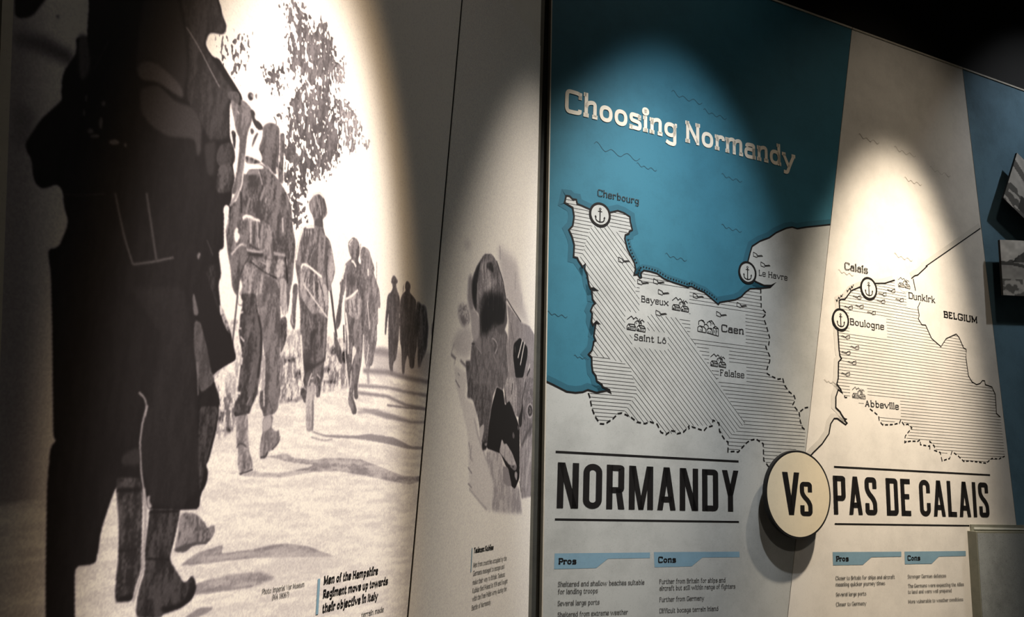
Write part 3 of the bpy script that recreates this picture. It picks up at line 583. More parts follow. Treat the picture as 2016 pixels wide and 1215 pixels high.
 ('F',0.36,2.0,'',0,[-1570,2086,-1558,2100,-1541,2106,-1516,2104,-1489,2094,-1484,2080,-1499,2079,-1531,2082,-1562,2071]),
 ('F',0.29,2.0,'',0,[-1559,2061,-1531,2079,-1498,2070,-1465,2076,-1446,2061,-1441,2019,-1448,2009,-1455,2034,-1502,2018,-1533,2020,-1553,2030]),
 ('F',0.24,2.9,'',0,[-1438,2033,-1415,2048,-1411,1996,-1424,1992]),
 ('F',0.46,1.2,'',0,[-1632,2014,-1632,2010,-1634,2008,-1635,2009,-1636,2012,-1636,2016,-1635,2018,-1633,2017]),
 ('F',0.46,1.2,'',0,[-1632,1996,-1632,1992,-1634,1990,-1635,1991,-1636,1994,-1636,1998,-1635,2000,-1634,1999]),
 ('F',0.46,1.2,'',0,[-1606,2019,-1606,2016,-1609,2014,-1611,2014,-1613,2016,-1612,2019,-1610,2021,-1607,2021]),
 ('F',0.46,1.2,'',0,[-1606,1994,-1606,1988,-1608,1984,-1611,1986,-1613,1991,-1612,1998,-1610,2001,-1608,2000]),
 ('F',0.46,1.2,'',0,[-1617,1979,-1618,1976,-1621,1974,-1625,1973,-1627,1975,-1626,1978,-1623,1981,-1619,1981]),
 ('F',0.46,1.2,'',0,[-1608,1976,-1610,1973,-1615,1971,-1620,1969,-1622,1971,-1620,1973,-1615,1976,-1610,1978]),
 ('F',0.46,1.2,'',0,[-1578,1980,-1580,1977,-1586,1973,-1592,1972,-1595,1974,-1593,1977,-1587,1981,-1581,1982]),
 ('F',0.46,1.3,'',0,[-1567,1981,-1567,1979,-1569,1977,-1571,1978,-1572,1979,-1571,1982,-1570,1983,-1568,1983]),
 ('F',0.46,1.2,'',0,[-1684,2091,-1684,2089,-1686,2088,-1687,2088,-1688,2088,-1688,2090,-1686,2091,-1685,2092]),
 ('S',0.3,1.2,1.5,[-1614,2098,-1630,2051]),
 ('S',0.6,0.6,1.9,[-1495,2180,-1487,2176,-1465,2162,-1440,2142,-1420,2127]),
 ('S',0.36,0.9,3.7,[-1575,1916,-1565,1893,-1553,1867,-1534,1836]),
 ('S',0.38,1.0,3.2,[-1534,1836,-1503,1847,-1468,1862]),
 ('S',0.33,1.3,4.5,[-1527,1932,-1513,1894,-1497,1851]),
 ('S',0.28,1.2,1.8,[-1645,1891,-1625,1896,-1589,1910]),
 ('F',0.175,3.9,'cloth',0.08,[-1534,1807,-1443,1827,-1416,1764,-1392,1658,-1477,1651,-1474,1709,-1473,1757]),
 ('F',0.18,3.2,'cloth',0.08,[-1488,1663,-1396,1671,-1378,1602,-1375,1560,-1404,1536,-1454,1541,-1473,1574,-1486,1620]),
 ('F',0.26,1.7,'cloth',0.3,[-1389,1672,-1351,1675,-1354,1644,-1364,1598,-1371,1556,-1383,1614]),
 ('F',0.22,2.1,'cloth',0.3,[-1404,1861,-1388,1877,-1385,1834,-1369,1802,-1397,1822,-1409,1849]),
 ('F',0.48,0.8,'',0,[-1426,1879,-1419,1882,-1421,1870,-1426,1871]),
 ('F',0.44,1.0,'',0,[-1427,1822,-1423,1823,-1409,1795,-1420,1792]),
 ('F',0.36,1.4,'cloth',0.12,[-1418,1788,-1401,1785,-1372,1727,-1365,1707,-1390,1689,-1403,1720,-1413,1752]),
 ('F',0.14,0.8,'',0,[-1412,1863,-1383,1824,-1361,1792,-1323,1746,-1352,1731,-1371,1716,-1388,1756,-1408,1792]),
 ('S',0.72,1.1,2.8,[-1356,1726,-1369,1715]),
 ('S',0.5,1.4,2.1,[-1403,1731,-1394,1686]),
 ('S',0.3,1.4,2.1,[-1411,1902,-1395,1883]),
 ('F',0.52,0.9,'cloth',0.4,[-1371,1813,-1365,1815,-1344,1786,-1345,1779,-1357,1790,-1366,1802]),
 ('S',0.92,0.7,2.9,[-1370,1817,-1366,1804]),
 ('S',0.64,0.9,2.8,[-1499,1680,-1488,1674,-1483,1663,-1484,1651]),
 ('S',0.66,0.7,3.1,[-1482,1665,-1487,1644,-1487,1616,-1478,1578,-1470,1557,-1465,1535]),
 ('S',0.7,0.7,5.0,[-1472,1562,-1464,1536,-1461,1510,-1460,1488,-1458,1462]),
 ('F',0.7,0.8,'',0,[-1466,1552,-1459,1554,-1460,1546,-1453,1539,-1461,1536]),
 ('S',0.7,0.7,3.7,[-1457,1462,-1463,1441,-1467,1426]),
 ('F',0.3,0.7,'cloth',0.3,[-1518,1576,-1479,1576,-1472,1552,-1460,1461,-1467,1441,-1468,1427,-1496,1429,-1498,1452,-1499,1483,-1505,1522,-1512,1548]),
 ('F',0.12,1.8,'',0,[-1515,1562,-1476,1564,-1475,1558,-1515,1558]),
 ('S',0.16,0.9,1.8,[-1500,1488,-1470,1488]),
 ('F',0.13,1.8,'',0,[-1494,1432,-1471,1437,-1468,1428,-1496,1429]),
 ('F',0.24,1.8,'',0,[-1514,1602,-1488,1614,-1482,1591,-1512,1589]),
 ('F',0.5,0.8,'cloth',0.25,[-1403,1531,-1373,1529,-1352,1514,-1349,1507,-1335,1514,-1331,1501,-1345,1487,-1374,1487,-1385,1479,-1407,1481,-1403,1507]),
 ('F',0.38,1.3,'',0,[-1405,1486,-1372,1491,-1346,1491,-1345,1487,-1374,1487,-1385,1479,-1407,1481]),
 ('F',0.84,0.7,'',0,[-1403,1531,-1398,1531,-1402,1527]),
 ('F',0.26,0.8,'cloth',0.3,[-1459,1537,-1403,1535,-1407,1504,-1414,1472,-1401,1459,-1380,1437,-1368,1450,-1357,1435,-1362,1417,-1383,1408,-1413,1405,-1417,1400,-1460,1406,-1460,1438,-1453,1462,-1458,1488,-1457,1523]),
 ('S',0.13,1.3,2.6,[-1456,1533,-1405,1533]),
 ('S',0.14,1.3,2.5,[-1455,1476,-1415,1472]),
 ('F',0.14,2.0,'',0,[-1421,1414,-1384,1413,-1363,1434,-1357,1435,-1362,1417,-1383,1408,-1413,1405]),
 ('F',0.97,0.6,'',0,[-1393,2105,-1387,2103,-1376,2077,-1367,2070,-1366,2031,-1367,2012,-1376,2022,-1374,2049,-1385,2065,-1391,2090]),
 ('F',0.97,0.6,'',0,[-1345,2105,-1332,2096,-1322,2096,-1321,2087,-1327,2073,-1311,2061,-1315,2050,-1325,2050,-1339,2059,-1348,2059,-1352,2068,-1350,2080,-1342,2091]),
 ('F',0.3,1.1,'leaf',0.6,[-1387,2075,-1376,2077,-1374,2051,-1377,2050,-1382,2064]),
 ('F',0.36,0.8,'',0,[-1346,2096,-1336,2095,-1339,2087,-1345,2087]),
 ('F',0.34,0.8,'',0,[-1331,2094,-1326,2095,-1333,2079,-1339,2063,-1338,2079]),
 ('F',0.4,1.2,'leaf',0.5,[-1351,2049,-1341,2051,-1318,2053,-1313,2050,-1349,2037]),
 ('F',0.47,0.8,'cloth',0.15,[-1394,2122,-1365,2131,-1345,2125,-1344,2105,-1351,2087,-1351,2066,-1352,2031,-1352,2005,-1358,1986,-1374,1981,-1368,2000,-1365,2026,-1366,2059,-1367,2070,-1376,2077,-1385,2097,-1394,2113]),
 ('F',0.3,1.1,'cloth',0.3,[-1404,2128,-1380,2139,-1369,2121,-1382,2117,-1394,2122,-1399,2117]),
 ('F',0.26,1.1,'cloth',0.2,[-1407,2044,-1384,2058,-1375,2049,-1371,2033,-1377,2025,-1402,2011,-1412,2022]),
 ('F',0.3,1.5,'cloth',0.3,[-1403,2015,-1379,2026,-1369,2012,-1368,2000,-1374,1983,-1403,1973,-1406,1994]),
 ('F',0.62,1.5,'',0,[-1359,1997,-1367,1979,-1375,1962,-1370,1963,-1361,1977,-1356,1990]),
 ('F',0.92,0.7,'',0,[-1385,1957,-1381,1963,-1372,1962,-1374,1952,-1384,1947]),
 ('F',0.94,0.7,'',0,[-1384,1960,-1376,1964,-1371,1946,-1375,1924,-1369,1901,-1375,1899,-1380,1928]),
 ('F',0.27,0.8,'',0,[-1351,2125,-1338,2124,-1340,2112,-1325,2113,-1315,2106,-1325,2099,-1336,2101,-1346,2111]),
 ('S',0.92,0.6,1.9,[-1377,2108,-1374,2106])
]
PORTRAIT = [
 ('F',0.8,19.3,'',0,[-359,2177,-220,2171,-159,2064,-102,2010,-281,2036,-345,2133]),
 ('S',0.62,3.3,4.0,[-346,2180,-339,2144]),
 ('S',0.66,2.8,3.5,[-226,2138,-226,2089]),
 ('S',0.7,4.2,4.2,[-177,2088,-171,2061]),
 ('S',0.8,3.4,4.1,[-301,2140,-294,2091]),
 ('F',0.86,10.9,'',0,[-561,2138,-524,2141,-536,2119,-565,2115]),
 ('F',0.72,5.9,'leaf',0.2,[-577,1979,-528,1986,-509,1950,-528,1932,-557,1935,-581,1961]),
 ('F',0.56,4.7,'',0,[-574,1953,-542,1955,-526,1941,-550,1932]),
 ('S',0.6,2.4,2.4,[-573,1977,-581,1955,-564,1934,-535,1929]),
 ('F',0.82,10.6,'',0,[-514,1937,-490,1917,-493,1883,-519,1858,-569,1860,-605,1875,-576,1915]),
 ('S',0.66,2.3,2.5,[-592,1883,-606,1858,-581,1850,-586,1834]),
 ('S',0.5,2.3,4.6,[-606,1856,-578,1850]),
 ('S',0.5,2.9,5.9,[-554,1850,-521,1840]),
 ('F',0.88,4.8,'',0,[-586,1833,-515,1825,-519,1768,-455,1751,-424,1684,-405,1654,-367,1628,-321,1583,-332,1498,-365,1508,-470,1565,-489,1669,-500,1697,-575,1795]),
 ('S',0.45,1.2,2.5,[-575,1802,-561,1793,-550,1787]),
 ('S',0.5,1.2,1.9,[-564,1819,-553,1814]),
 ('S',0.55,1.4,2.4,[-485,1666,-472,1646,-470,1626]),
 ('S',0.5,1.4,2.6,[-482,1608,-458,1594]),
 ('S',0.55,1.8,2.9,[-477,1571,-454,1560]),
 ('S',0.66,3.6,3.6,[-469,1559,-406,1529,-357,1508]),
 ('S',0.72,2.4,4.7,[-466,1658,-470,1629,-455,1623]),
 ('S',0.74,3.6,6.1,[-459,1723,-432,1683,-370,1625]),
 ('F',0.43,2.4,'grass',0.22,[-526,1853,-399,1871,-348,1785,-363,1737,-363,1668,-407,1666,-433,1722,-472,1767,-509,1769,-503,1785]),
 ('F',0.16,2.5,'',0,[-407,1669,-368,1674,-374,1654,-401,1649]),
 ('F',0.62,1.8,'',0,[-391,1667,-368,1671,-371,1662,-387,1661]),
 ('F',0.8,1.8,'',0,[-426,1702,-401,1715,-395,1703,-407,1672,-419,1672]),
 ('F',0.74,6.4,'cloth',0.1,[-377,1649,-291,1656,-231,1590,-135,1558,-116,1511,-107,1491,-185,1494,-324,1504,-322,1574,-370,1622]),
 ('F',0.56,2.1,'cloth',0.15,[-264,1886,-42,1916,-25,1719,-137,1665,-155,1745,-270,1779]),
 ('F',0.66,2.8,'cloth',0.1,[-142,1672,-28,1719,-22,1537,-118,1531,-142,1618]),
 ('S',0.4,4.2,9.8,[-33,1744,-101,1701,-128,1672]),
 ('S',0.8,7.0,8.4,[-33,1691,-72,1619,-86,1558]),
 ('S',0.34,2.0,4.0,[-135,1578,-120,1548]),
 ('F',0.7,1.3,'cloth',0.12,[-251,1887,-209,1893,-182,1818,-174,1744,-216,1778,-246,1767,-274,1812]),
 ('S',0.22,1.3,3.4,[-217,1835,-219,1804]),
 ('S',0.25,1.3,3.3,[-258,1870,-274,1815,-252,1774]),
 ('S',0.8,2.1,4.2,[-91,1898,-127,1852,-131,1795]),
 ('S',0.3,2.8,5.6,[-117,1849,-140,1788,-116,1745]),
 ('F',0.07,1.6,'',0,[-326,1813,-282,1808,-265,1770,-235,1786,-174,1741,-150,1719,-138,1585,-168,1557,-197,1565,-224,1603,-282,1647,-374,1656,-366,1712,-355,1759]),
 ('F',0.2,2.1,'',0,[-164,1741,-130,1789,-134,1727,-152,1719]),
 ('F',0.46,1.3,'',0,[-199,1709,-183,1697,-192,1686,-205,1695]),
 ('F',0.5,1.1,'',0,[-168,1728,-157,1722,-156,1712,-165,1714]),
 ('F',0.74,1.2,'cloth',0.1,[-291,1650,-277,1686,-258,1670,-245,1675,-197,1650,-161,1618,-164,1608,-221,1620]),
 ('F',0.62,1.6,'',0,[-261,1615,-225,1613,-192,1565,-229,1565,-256,1574]),
 ('F',0.55,1.2,'',0,[-216,1616,-171,1621,-160,1608,-178,1604]),
 ('F',0.24,1.1,'',0,[-198,1618,-180,1617,-188,1610]),
 ('F',0.7,1.3,'',0,[-173,1604,-154,1601,-156,1576,-177,1591]),
 ('S',0.8,0.9,2.6,[-47,1775,-53,1760,-71,1752,-89,1757,-98,1771,-92,1785,-75,1793,-56,1788,-47,1775]),
 ('F',0.28,1.1,'',0,[-54,1774,-59,1762,-71,1757,-84,1760,-91,1771,-87,1783,-74,1789,-61,1785]),
 ('S',0.8,0.8,2.3,[-79,1781,-68,1777,-77,1765]),
 ('S',0.75,0.9,1.7,[-62,1773,-72,1764]),
 ('S',0.78,0.7,2.0,[-93,1822,-84,1825]),
 ('S',0.78,0.7,2.0,[-88,1817,-79,1821]),
 ('S',0.78,0.7,2.0,[-82,1813,-73,1816]),
 ('S',0.78,0.7,2.0,[-76,1809,-67,1812]),
 ('S',0.78,0.7,2.0,[-71,1804,-62,1808]),
 ('S',0.78,0.7,2.0,[-65,1800,-56,1803]),
 ('F',0.5,3.2,'grass',0.12,[-449,1930,-377,1961,-291,1970,-263,1954,-247,1851,-251,1845,-500,1816,-495,1898,-475,1919]),
 ('F',0.5,3.2,'grass',0.14,[-504,1850,-250,1884,-268,1835,-282,1808,-326,1814,-356,1781,-392,1809,-476,1806]),
 ('F',0.6,4.9,'',0,[-482,1980,-445,1924,-432,1883,-473,1901,-499,1928]),
 ('S',0.8,1.3,3.2,[-369,1932,-339,1927,-331,1914,-348,1895]),
 ('S',0.28,1.3,3.2,[-360,1929,-347,1918,-353,1901]),
 ('S',0.66,2.6,3.9,[-360,1892,-333,1874]),
 ('S',0.34,2.4,3.6,[-488,1899,-469,1865,-450,1837]),
 ('S',0.3,1.8,3.6,[-495,1898,-477,1901]),
 ('S',0.7,1.8,2.5,[-465,1896,-432,1883]),
 ('F',0.63,2.5,'cloth',0.06,[-279,2039,-169,2009,-102,2010,-49,1989,-33,1871,-252,1845,-263,1995]),
 ('S',0.1,1.0,3.0,[-283,2052,-244,2036,-169,2010]),
 ('S',0.82,2.7,4.0,[-262,1988,-268,1920,-248,1862]),
 ('S',0.4,1.4,2.5,[-249,1994,-220,1951]),
 ('F',0.1,1.2,'',0,[-219,1941,-174,1965,-111,1947,-110,1922,-138,1859,-195,1852,-220,1907]),
 ('S',0.95,0.8,6.3,[-154,1962,-184,1907]),
 ('S',0.95,0.8,6.3,[-136,1959,-163,1890]),
 ('S',0.6,1.1,2.7,[-209,1936,-205,1919]),
 ('S',0.85,2.1,5.7,[-86,1904,-100,1884]),
 ('S',0.25,2.1,5.7,[-85,1890,-108,1867]),
 ('F',0.5,1.9,'cloth',0.2,[-442,2134,-398,2145,-363,2135,-324,2101,-287,2051,-289,1984,-335,1968,-407,1937,-447,1927,-461,1978,-486,1982,-508,2005,-520,2043,-488,2091]),
 ('F',0.2,3.7,'cloth',0.2,[-445,2131,-469,2099,-480,2058,-479,1984,-507,1999,-514,2041,-487,2088]),
 ('F',0.62,6.1,'',0,[-532,2055,-515,2066,-509,2018,-490,1981,-511,1968,-533,2000]),
 ('F',0.72,4.9,'',0,[-516,1976,-483,1983,-454,1966,-453,1923,-481,1903,-499,1931]),
 ('F',0.66,6.3,'cloth',0.15,[-458,2105,-428,2122,-403,2118,-372,2067,-419,2043,-462,2002,-473,2060]),
 ('F',0.26,3.2,'cloth',0.3,[-427,2116,-395,2124,-376,2099,-393,2101,-426,2100]),
 ('S',0.32,1.5,2.0,[-446,2104,-436,2072]),
 ('S',0.32,1.5,2.0,[-427,2109,-416,2076]),
 ('S',0.32,1.6,2.1,[-403,2115,-392,2082]),
 ('S',0.32,1.6,2.1,[-387,2119,-376,2085]),
 ('S',0.32,1.6,2.1,[-362,2125,-351,2091]),
 ('F',0.3,7.7,'cloth',0.2,[-442,2032,-387,2053,-310,2060,-283,2035,-282,1985,-326,1960,-360,1964,-406,1931,-449,1924,-456,1985]),
 ('F',0.11,5.8,'cloth',0.15,[-421,2024,-386,2041,-318,2048,-290,2034,-291,1993,-327,1972,-362,1975,-403,1944,-438,1935,-445,1978]),
 ('S',0.42,1.3,1.9,[-436,2037,-439,2007]),
 ('S',0.16,1.3,1.9,[-425,2028,-427,2000]),
 ('S',0.16,1.3,1.9,[-414,2031,-416,1993]),
 ('S',0.42,1.3,1.9,[-404,2034,-406,2005]),
 ('S',0.16,1.3,1.9,[-394,2037,-394,1998]),
 ('S',0.16,1.3,1.9,[-383,2040,-384,2010]),
 ('S',0.42,1.3,1.9,[-373,2043,-372,2003]),
 ('S',0.16,1.3,2.0,[-362,2047,-362,2015]),
 ('S',0.16,1.3,2.0,[-351,2050,-350,2008]),
 ('S',0.42,1.3,2.0,[-340,2053,-340,2020]),
 ('S',0.16,1.3,2.0,[-330,2057,-327,2013]),
 ('S',0.16,1.3,2.0,[-318,2060,-317,2025]),
 ('S',0.42,1.3,2.0,[-307,2063,-304,2018]),
 ('S',0.45,1.2,1.7,[-441,1956,-441,1934]),
 ('S',0.2,1.3,1.8,[-424,1949,-426,1940]),
 ('S',0.45,1.3,1.8,[-409,1955,-411,1946]),
 ('S',0.2,1.3,1.8,[-393,1961,-395,1952]),
 ('S',0.45,1.3,1.8,[-377,1966,-378,1946]),
 ('S',0.2,1.3,1.8,[-360,1959,-362,1952]),
 ('S',0.45,1.3,1.8,[-343,1965,-346,1958]),
 ('S',0.2,1.3,1.8,[-327,1971,-330,1965]),
 ('S',0.45,1.3,1.8,[-310,1977,-311,1958]),
 ('S',0.24,2.0,4.0,[-363,2135,-314,2093,-285,2045]),
 ('S',0.75,2.5,3.7,[-477,2050,-469,2001]),
 ('F',0.42,2.6,'',0,[-344,1967,-293,1983,-286,2038,-272,1993,-298,1952,-333,1952])
]
TEXT_N = [('title_lettering','slab',0.172,[('Choosing Normandy',56.2,1016.7,2718.9,78.3)]),('heading','cond',0.2,[('NORMANDY',68.3,737.9,1505.1,129.2)]),('place_name','slab',0.112,[('Cherbourg',183.9,340.4,2465.8,21.7)]),('place_name','slab',0.112,[('Le Havre',838.3,969.0,2298.7,20.8)]),('place_name','slab',0.112,[('Bayeux',352.8,457.7,2145.6,20.5)]),('place_name','slab',0.112,[('Saint Lô',328.3,450.4,2020.8,20.1)]),('place_name','slab',0.15,[('Caen',672.9,768.5,2084.9,24.8)]),('place_name','slab',0.112,[('Falaise',666.0,768.1,1938.0,20.9)]),('advantages_list','slab',0.11,[('Sheltered and shallow beaches suitable',79.8,374.2,1288.3,13.1),('for landing troops',80.4,212.0,1268.2,13.1),('Several large ports',80.6,218.5,1236.6,13.0),('Sheltered from extreme weather',81.6,317.0,1206.0,12.9)]),('drawbacks_list','slab',0.11,[('Further from Britain for ships and',428.9,680.7,1289.2,12.9),('aircraft but still within range of fighters',429.1,720.0,1269.8,12.9),('Further from Germany',429.3,596.8,1237.5,12.8),('Difficult bocage terrain inland',429.5,651.4,1205.2,12.7)])]
TEXT_P = [('heading','cond',0.2,[('PAS DE CALAIS',1155.2,1970.2,1503.2,130.0)]),('place_name','slab',0.112,[('Calais',1249.6,1368.1,2380.2,27.1)]),('place_name','slab',0.112,[('Dunkirk',1581.8,1731.6,2313.1,25.1)]),('place_name','slab',0.112,[('Boulogne',1265.5,1440.9,2175.2,24.6)]),('place_name','slab',0.112,[('Abbeville',1324.8,1498.7,1883.5,22.9)]),('country_name','slab',0.15,[('BELGIUM',1776.1,1975.4,2261.4,26.6)]),('advantages_list','slab',0.11,[('Closer to Britain for ships and aircraft',1152.8,1436.6,1287.0,12.2),('meaning quicker journey times',1151.9,1386.9,1266.8,12.1),('Several large ports',1151.6,1293.2,1234.6,12.1),('Closer to Germany',1150.9,1292.2,1202.8,12.0)]),('drawbacks_list','slab',0.11,[('Stronger German defences',1502.4,1703.2,1286.8,11.8),('The Germans were expecting the Allies',1501.5,1797.0,1254.9,11.7),('to land and were well prepared',1500.1,1728.6,1234.7,11.7),('More vulnerable to weather conditions',1498.5,1788.6,1202.2,11.6)])]
TEXT_M = [('photo_credit','slab',0.1,[('Photo: Imperial War Museum',-1214.4,-1106.2,1406.3,7.8),('(NA 18067)',-1188.3,-1146.0,1395.2,7.9)]),('caption','slab',0.21,[('Men of the Hampshire',-1050.4,-871.0,1403.4,14.1),('Regiment move up towards',-1049.4,-830.6,1381.2,14.0),('their objective in Italy',-1047.8,-865.5,1358.1,14.0)]),('caption_text','slab',0.11,[('terrain made',-920.0,-840.0,1332.8,9.3)])]
TEXT_K = [('caption','slab',0.21,[('Tadeusz Kubisa',-423.5,-303.9,1409.8,12.8)]),('caption_text','slab',0.1,[('Men from countries occupied by the',-424.1,-210.6,1377.4,11.0),('Germans managed to escape and',-423.4,-224.4,1358.3,11.0),('make their way to Britain. Tadeusz',-423.4,-218.6,1338.3,11.0),('Kubisa fled Poland in 1939 and fought',-422.3,-197.7,1319.7,10.9),('with the Free Polish Army during the',-421.8,-202.9,1301.2,10.9),('Battle of Normandy.',-421.8,-303.8,1281.0,10.9)])]
BAN_N = [([66,1379,394,1380,394,1364,245,1363,205,1337,66,1336],('Pros',79.2,138.1,1348.9,17.4)),([408,1381,738,1381,739,1364,591,1364,549,1338,411,1337],('Cons',423.6,489.9,1350.0,17.7))]
BAN_P = [([1143,1378,1476,1378,1475,1361,1326,1360,1283,1335,1143,1335],('Pros',1157.3,1216.1,1347.6,17.6)),([1492,1378,1820,1379,1819,1361,1671,1360,1630,1335,1491,1335],('Cons',1505.0,1571.1,1347.3,17.5))]
COAST_N = [3,1866,47,1857,91,1841,122,1840,146,1844,164,1852,195,1846,231,1855,245,1849,240,1858,216,1865,213,1872,195,1881,191,1897,180,1908,176,1929,175,1951,164,1960,175,1972,180,1991,181,2001,188,2004,181,2018,184,2038,187,2059,202,2057,190,2064,177,2051,172,2062,174,2087,168,2095,175,2112,183,2119,174,2131,170,2159,192,2161,177,2167,166,2164,159,2176,153,2205,143,2223,145,2239,136,2228,121,2245,116,2254,103,2255,104,2293,96,2317,84,2338,97,2353,101,2383,95,2411,66,2422,71,2445,83,2446,94,2438,107,2439,111,2426,131,2422,153,2417,190,2411,234,2420,260,2430,283,2427,306,2418,308,2402,316,2376,305,2369,303,2361,290,2355,288,2342,298,2310,312,2289,326,2268,330,2249,325,2229,338,2232,347,2222,353,2225,351,2239,362,2249,386,2249,413,2246,441,2232,472,2226,509,2221,537,2217,547,2221,532,2215,550,2222,577,2214,602,2209,627,2195,661,2175,668,2183,733,2200,759,2213,777,2231,799,2247,848,2255,889,2264,918,2286,894,2271,862,2267,822,2276,787,2303,791,2342,801,2373,811,2399,847,2423,889,2442,922,2466,969,2490,998,2499,1022,2497,1065,2510,1181,2545]
DOTS_N = [[300,2342,312,2306,337,2265],[341,2236,347,2255,362,2261,413,2256,456,2239,533,2228,547,2234,532,2226,548,2234,577,2221,602,2217,631,2206,660,2189]]
BORDER_N = [[166,1843,171,1831,179,1799,190,1776,208,1754,226,1754,254,1771,272,1788,286,1791,319,1781,342,1767,372,1764,390,1771,417,1765,432,1741,451,1735,470,1748,486,1747,494,1740,517,1745,540,1766,540,1759,551,1765,599,1755,611,1767,632,1772,636,1791,660,1783,662,1757,684,1730,697,1724,696,1693,725,1696,738,1694,772,1724,789,1735,815,1740,845,1726,846,1672,869,1650],[846,2253,847,2188,869,2169,855,2155,868,2127,882,2087,877,2061,864,2054,870,2041,882,2021,880,2004,868,1979,868,1962,885,1955,917,1947,937,1952,943,1930,965,1908,987,1896,992,1883,980,1865,1008,1840,1012,1811,1020,1791,1036,1780],[1013,1844,1032,1857,1054,1862]]
HATCH_N = [([71,2444,94,2438,111,2426,153,2417,190,2411,234,2420,260,2430,283,2427,306,2418,316,2376,299,2362,250,2364,227,2378,161,2362,131,2262,105,2257,104,2293,96,2317,84,2338,97,2353,101,2383,95,2411,67,2422],'h',11.7),([163,2362,228,2376,250,2362,289,2345,298,2310,330,2249,326,2229,330,2220,331,2167,421,2165,499,2112,508,2100,617,1970,719,1841,661,1904,769,1790,697,1735,662,1757,660,1782,636,1790,628,1773,544,1767,517,1745,451,1735,432,1742,417,1765,390,1771,372,1765,342,1767,294,1791,339,1856,342,1857,315,1933,295,1946,214,1954,168,1962,181,2001,182,2038,183,2054,172,2062,175,2115,170,2155,159,2176,136,2225,116,2254,131,2262],'d',13.6),([166,1959,207,1959,295,1943,315,1933,341,1859,339,1854,328,1843,297,1798,272,1788,254,1771,226,1754,208,1755,190,1776,179,1799,166,1842,245,1850,216,1866,195,1881,180,1908,175,1951],'h',11.1),([353,2240,362,2248,413,2245,441,2231,537,2217,532,2215,550,2222,602,2209,661,2175,733,2200,777,2231,799,2247,846,2255,847,2188,869,2169,855,2155,868,2127,882,2087,864,2054,882,2021,868,1979,868,1962,917,1947,937,1951,965,1908,989,1889,980,1865,1008,1840,1012,1811,1036,1780,1027,1720,923,1702,865,1657,847,1672,845,1726,815,1740,772,1724,734,1695,696,1693,697,1726,697,1735,769,1790,661,1904,719,1841,617,1970,508,2100,499,2112,421,2169,331,2167,331,2180],'h',11.9)]
EX_N = [(345,2111,540,2202),(293,2036,377,2110),(320,2000,456,2058),(544,2052,775,2162),(620,1957,703,2025),(659,1920,776,1977)]
HATCH_P = [([1224,1913,1207,1936,1191,1953,1199,1977,1203,2033,1217,2046,1211,2057,1208,2078,1205,2151,1217,2231,1217,2258,1227,2264,1261,2284,1280,2304,1331,2326,1370,2340,1455,2354,1511,2374,1598,2392,1613,2394,1623,2349,1645,2306,1631,2284,1636,2253,1630,2239,1648,2218,1669,2219,1699,2170,1749,2144,1749,2143,1782,2178,1843,2203,1859,2191,1896,2148,1896,2144,1892,2112,1900,2043,1945,2012,1998,2016,2037,2010,2055,1981,2054,1906,2078,1893,2087,1740,1970,1711,1840,1711,1777,1744,1720,1727,1680,1751,1656,1776,1604,1779,1522,1768,1563,1821,1506,1843,1412,1824,1392,1854,1340,1879],'h',11.2)]
EX_P = [(1262,2145,1454,2224),(1568,2283,1746,2369),(1508,2334,1617,2425),(1251,1896,1338,1954),(1317,1857,1507,1924)]
GUN_N = [[286,2270],[359,2209],[420,2219],[439,2186],[430,2117],[836,2370],[869,2340],[578,2192],[761,2184],[674,2142]]
GUN_P = [[1488,2331],[1440,2312],[1307,2283],[1531,2301],[1431,2283],[1261,2239],[1317,2250],[1378,2233],[1241,2128],[1285,2094],[1240,2070],[1268,2037],[1234,1993]]
TOWN_N = [(334,2071,1.0),(505,2154,0.95),(658,1985,0.92)]
TOWN_P = [(1560,2369,0.8),(1295,1928,0.82)]
CITY_N = [618,2092]
MARK_N = [(194,2405,40),(788,2302,40)]
MARK_P = [(1369,2323,44),(1219,2188,42)]
WAVE_N = [(168,2637,175),(469,2889,129),(604,2855,101),(330,2603,80),(446,2316,86),(678,2453,88),(680,2635,90),(17,2073,70),(857,2434,70),(114,1951,53)]
WAVE_P = [(1351,2928,111),(1545,2918,123),(1746,2874,124),(1217,2372,78),(1515,2479,102),(1129,1962,59),(1594,2801,100)]
COAST_P = [1040,1683,1066,1706,1110,1739,1144,1776,1154,1811,1171,1830,1186,1831,1225,1812,1233,1818,1221,1827,1231,1832,1220,1833,1207,1847,1201,1856,1181,1869,1183,1907,1196,1934,1217,1921,1207,1936,1190,1953,1198,1976,1202,2033,1217,2046,1210,2057,1207,2078,1204,2151,1217,2230,1216,2258,1227,2264,1246,2268,1261,2284,1280,2304,1331,2326,1370,2340,1406,2348,1455,2355,1511,2375]
COAST_P2 = [1603,2394,1622,2407,1640,2413,1696,2456,1692,2457,2034,2666]
BELG = [[1613,2395,1623,2349],[1645,2306,1631,2284,1636,2253,1630,2239,1648,2218,1669,2219,1699,2170,1749,2144,1749,2143,1782,2178,1843,2203,1859,2191,1882,2151,1896,2148,1898,2134,1896,2144,1892,2112,1900,2043,1918,2021,1945,2012,1967,2018,1982,2031,1996,2031,1998,2016,2037,2010,2055,1981,2054,1906,2076,1893]]
BORDER_P = [[1224,1913,1228,1908,1244,1910],[1349,1876,1381,1860,1392,1854,1394,1836,1411,1822,1464,1827,1498,1834,1506,1846,1522,1829,1542,1833,1563,1821,1526,1789,1521,1765,1547,1771,1591,1773,1604,1779,1605,1761,1655,1758,1655,1746,1654,1745,1656,1776,1681,1759,1679,1744,1711,1737,1718,1707,1761,1717,1777,1744,1809,1730,1840,1710,1874,1713,1915,1711,1970,1708,2007,1728,2049,1727,2086,1740]]
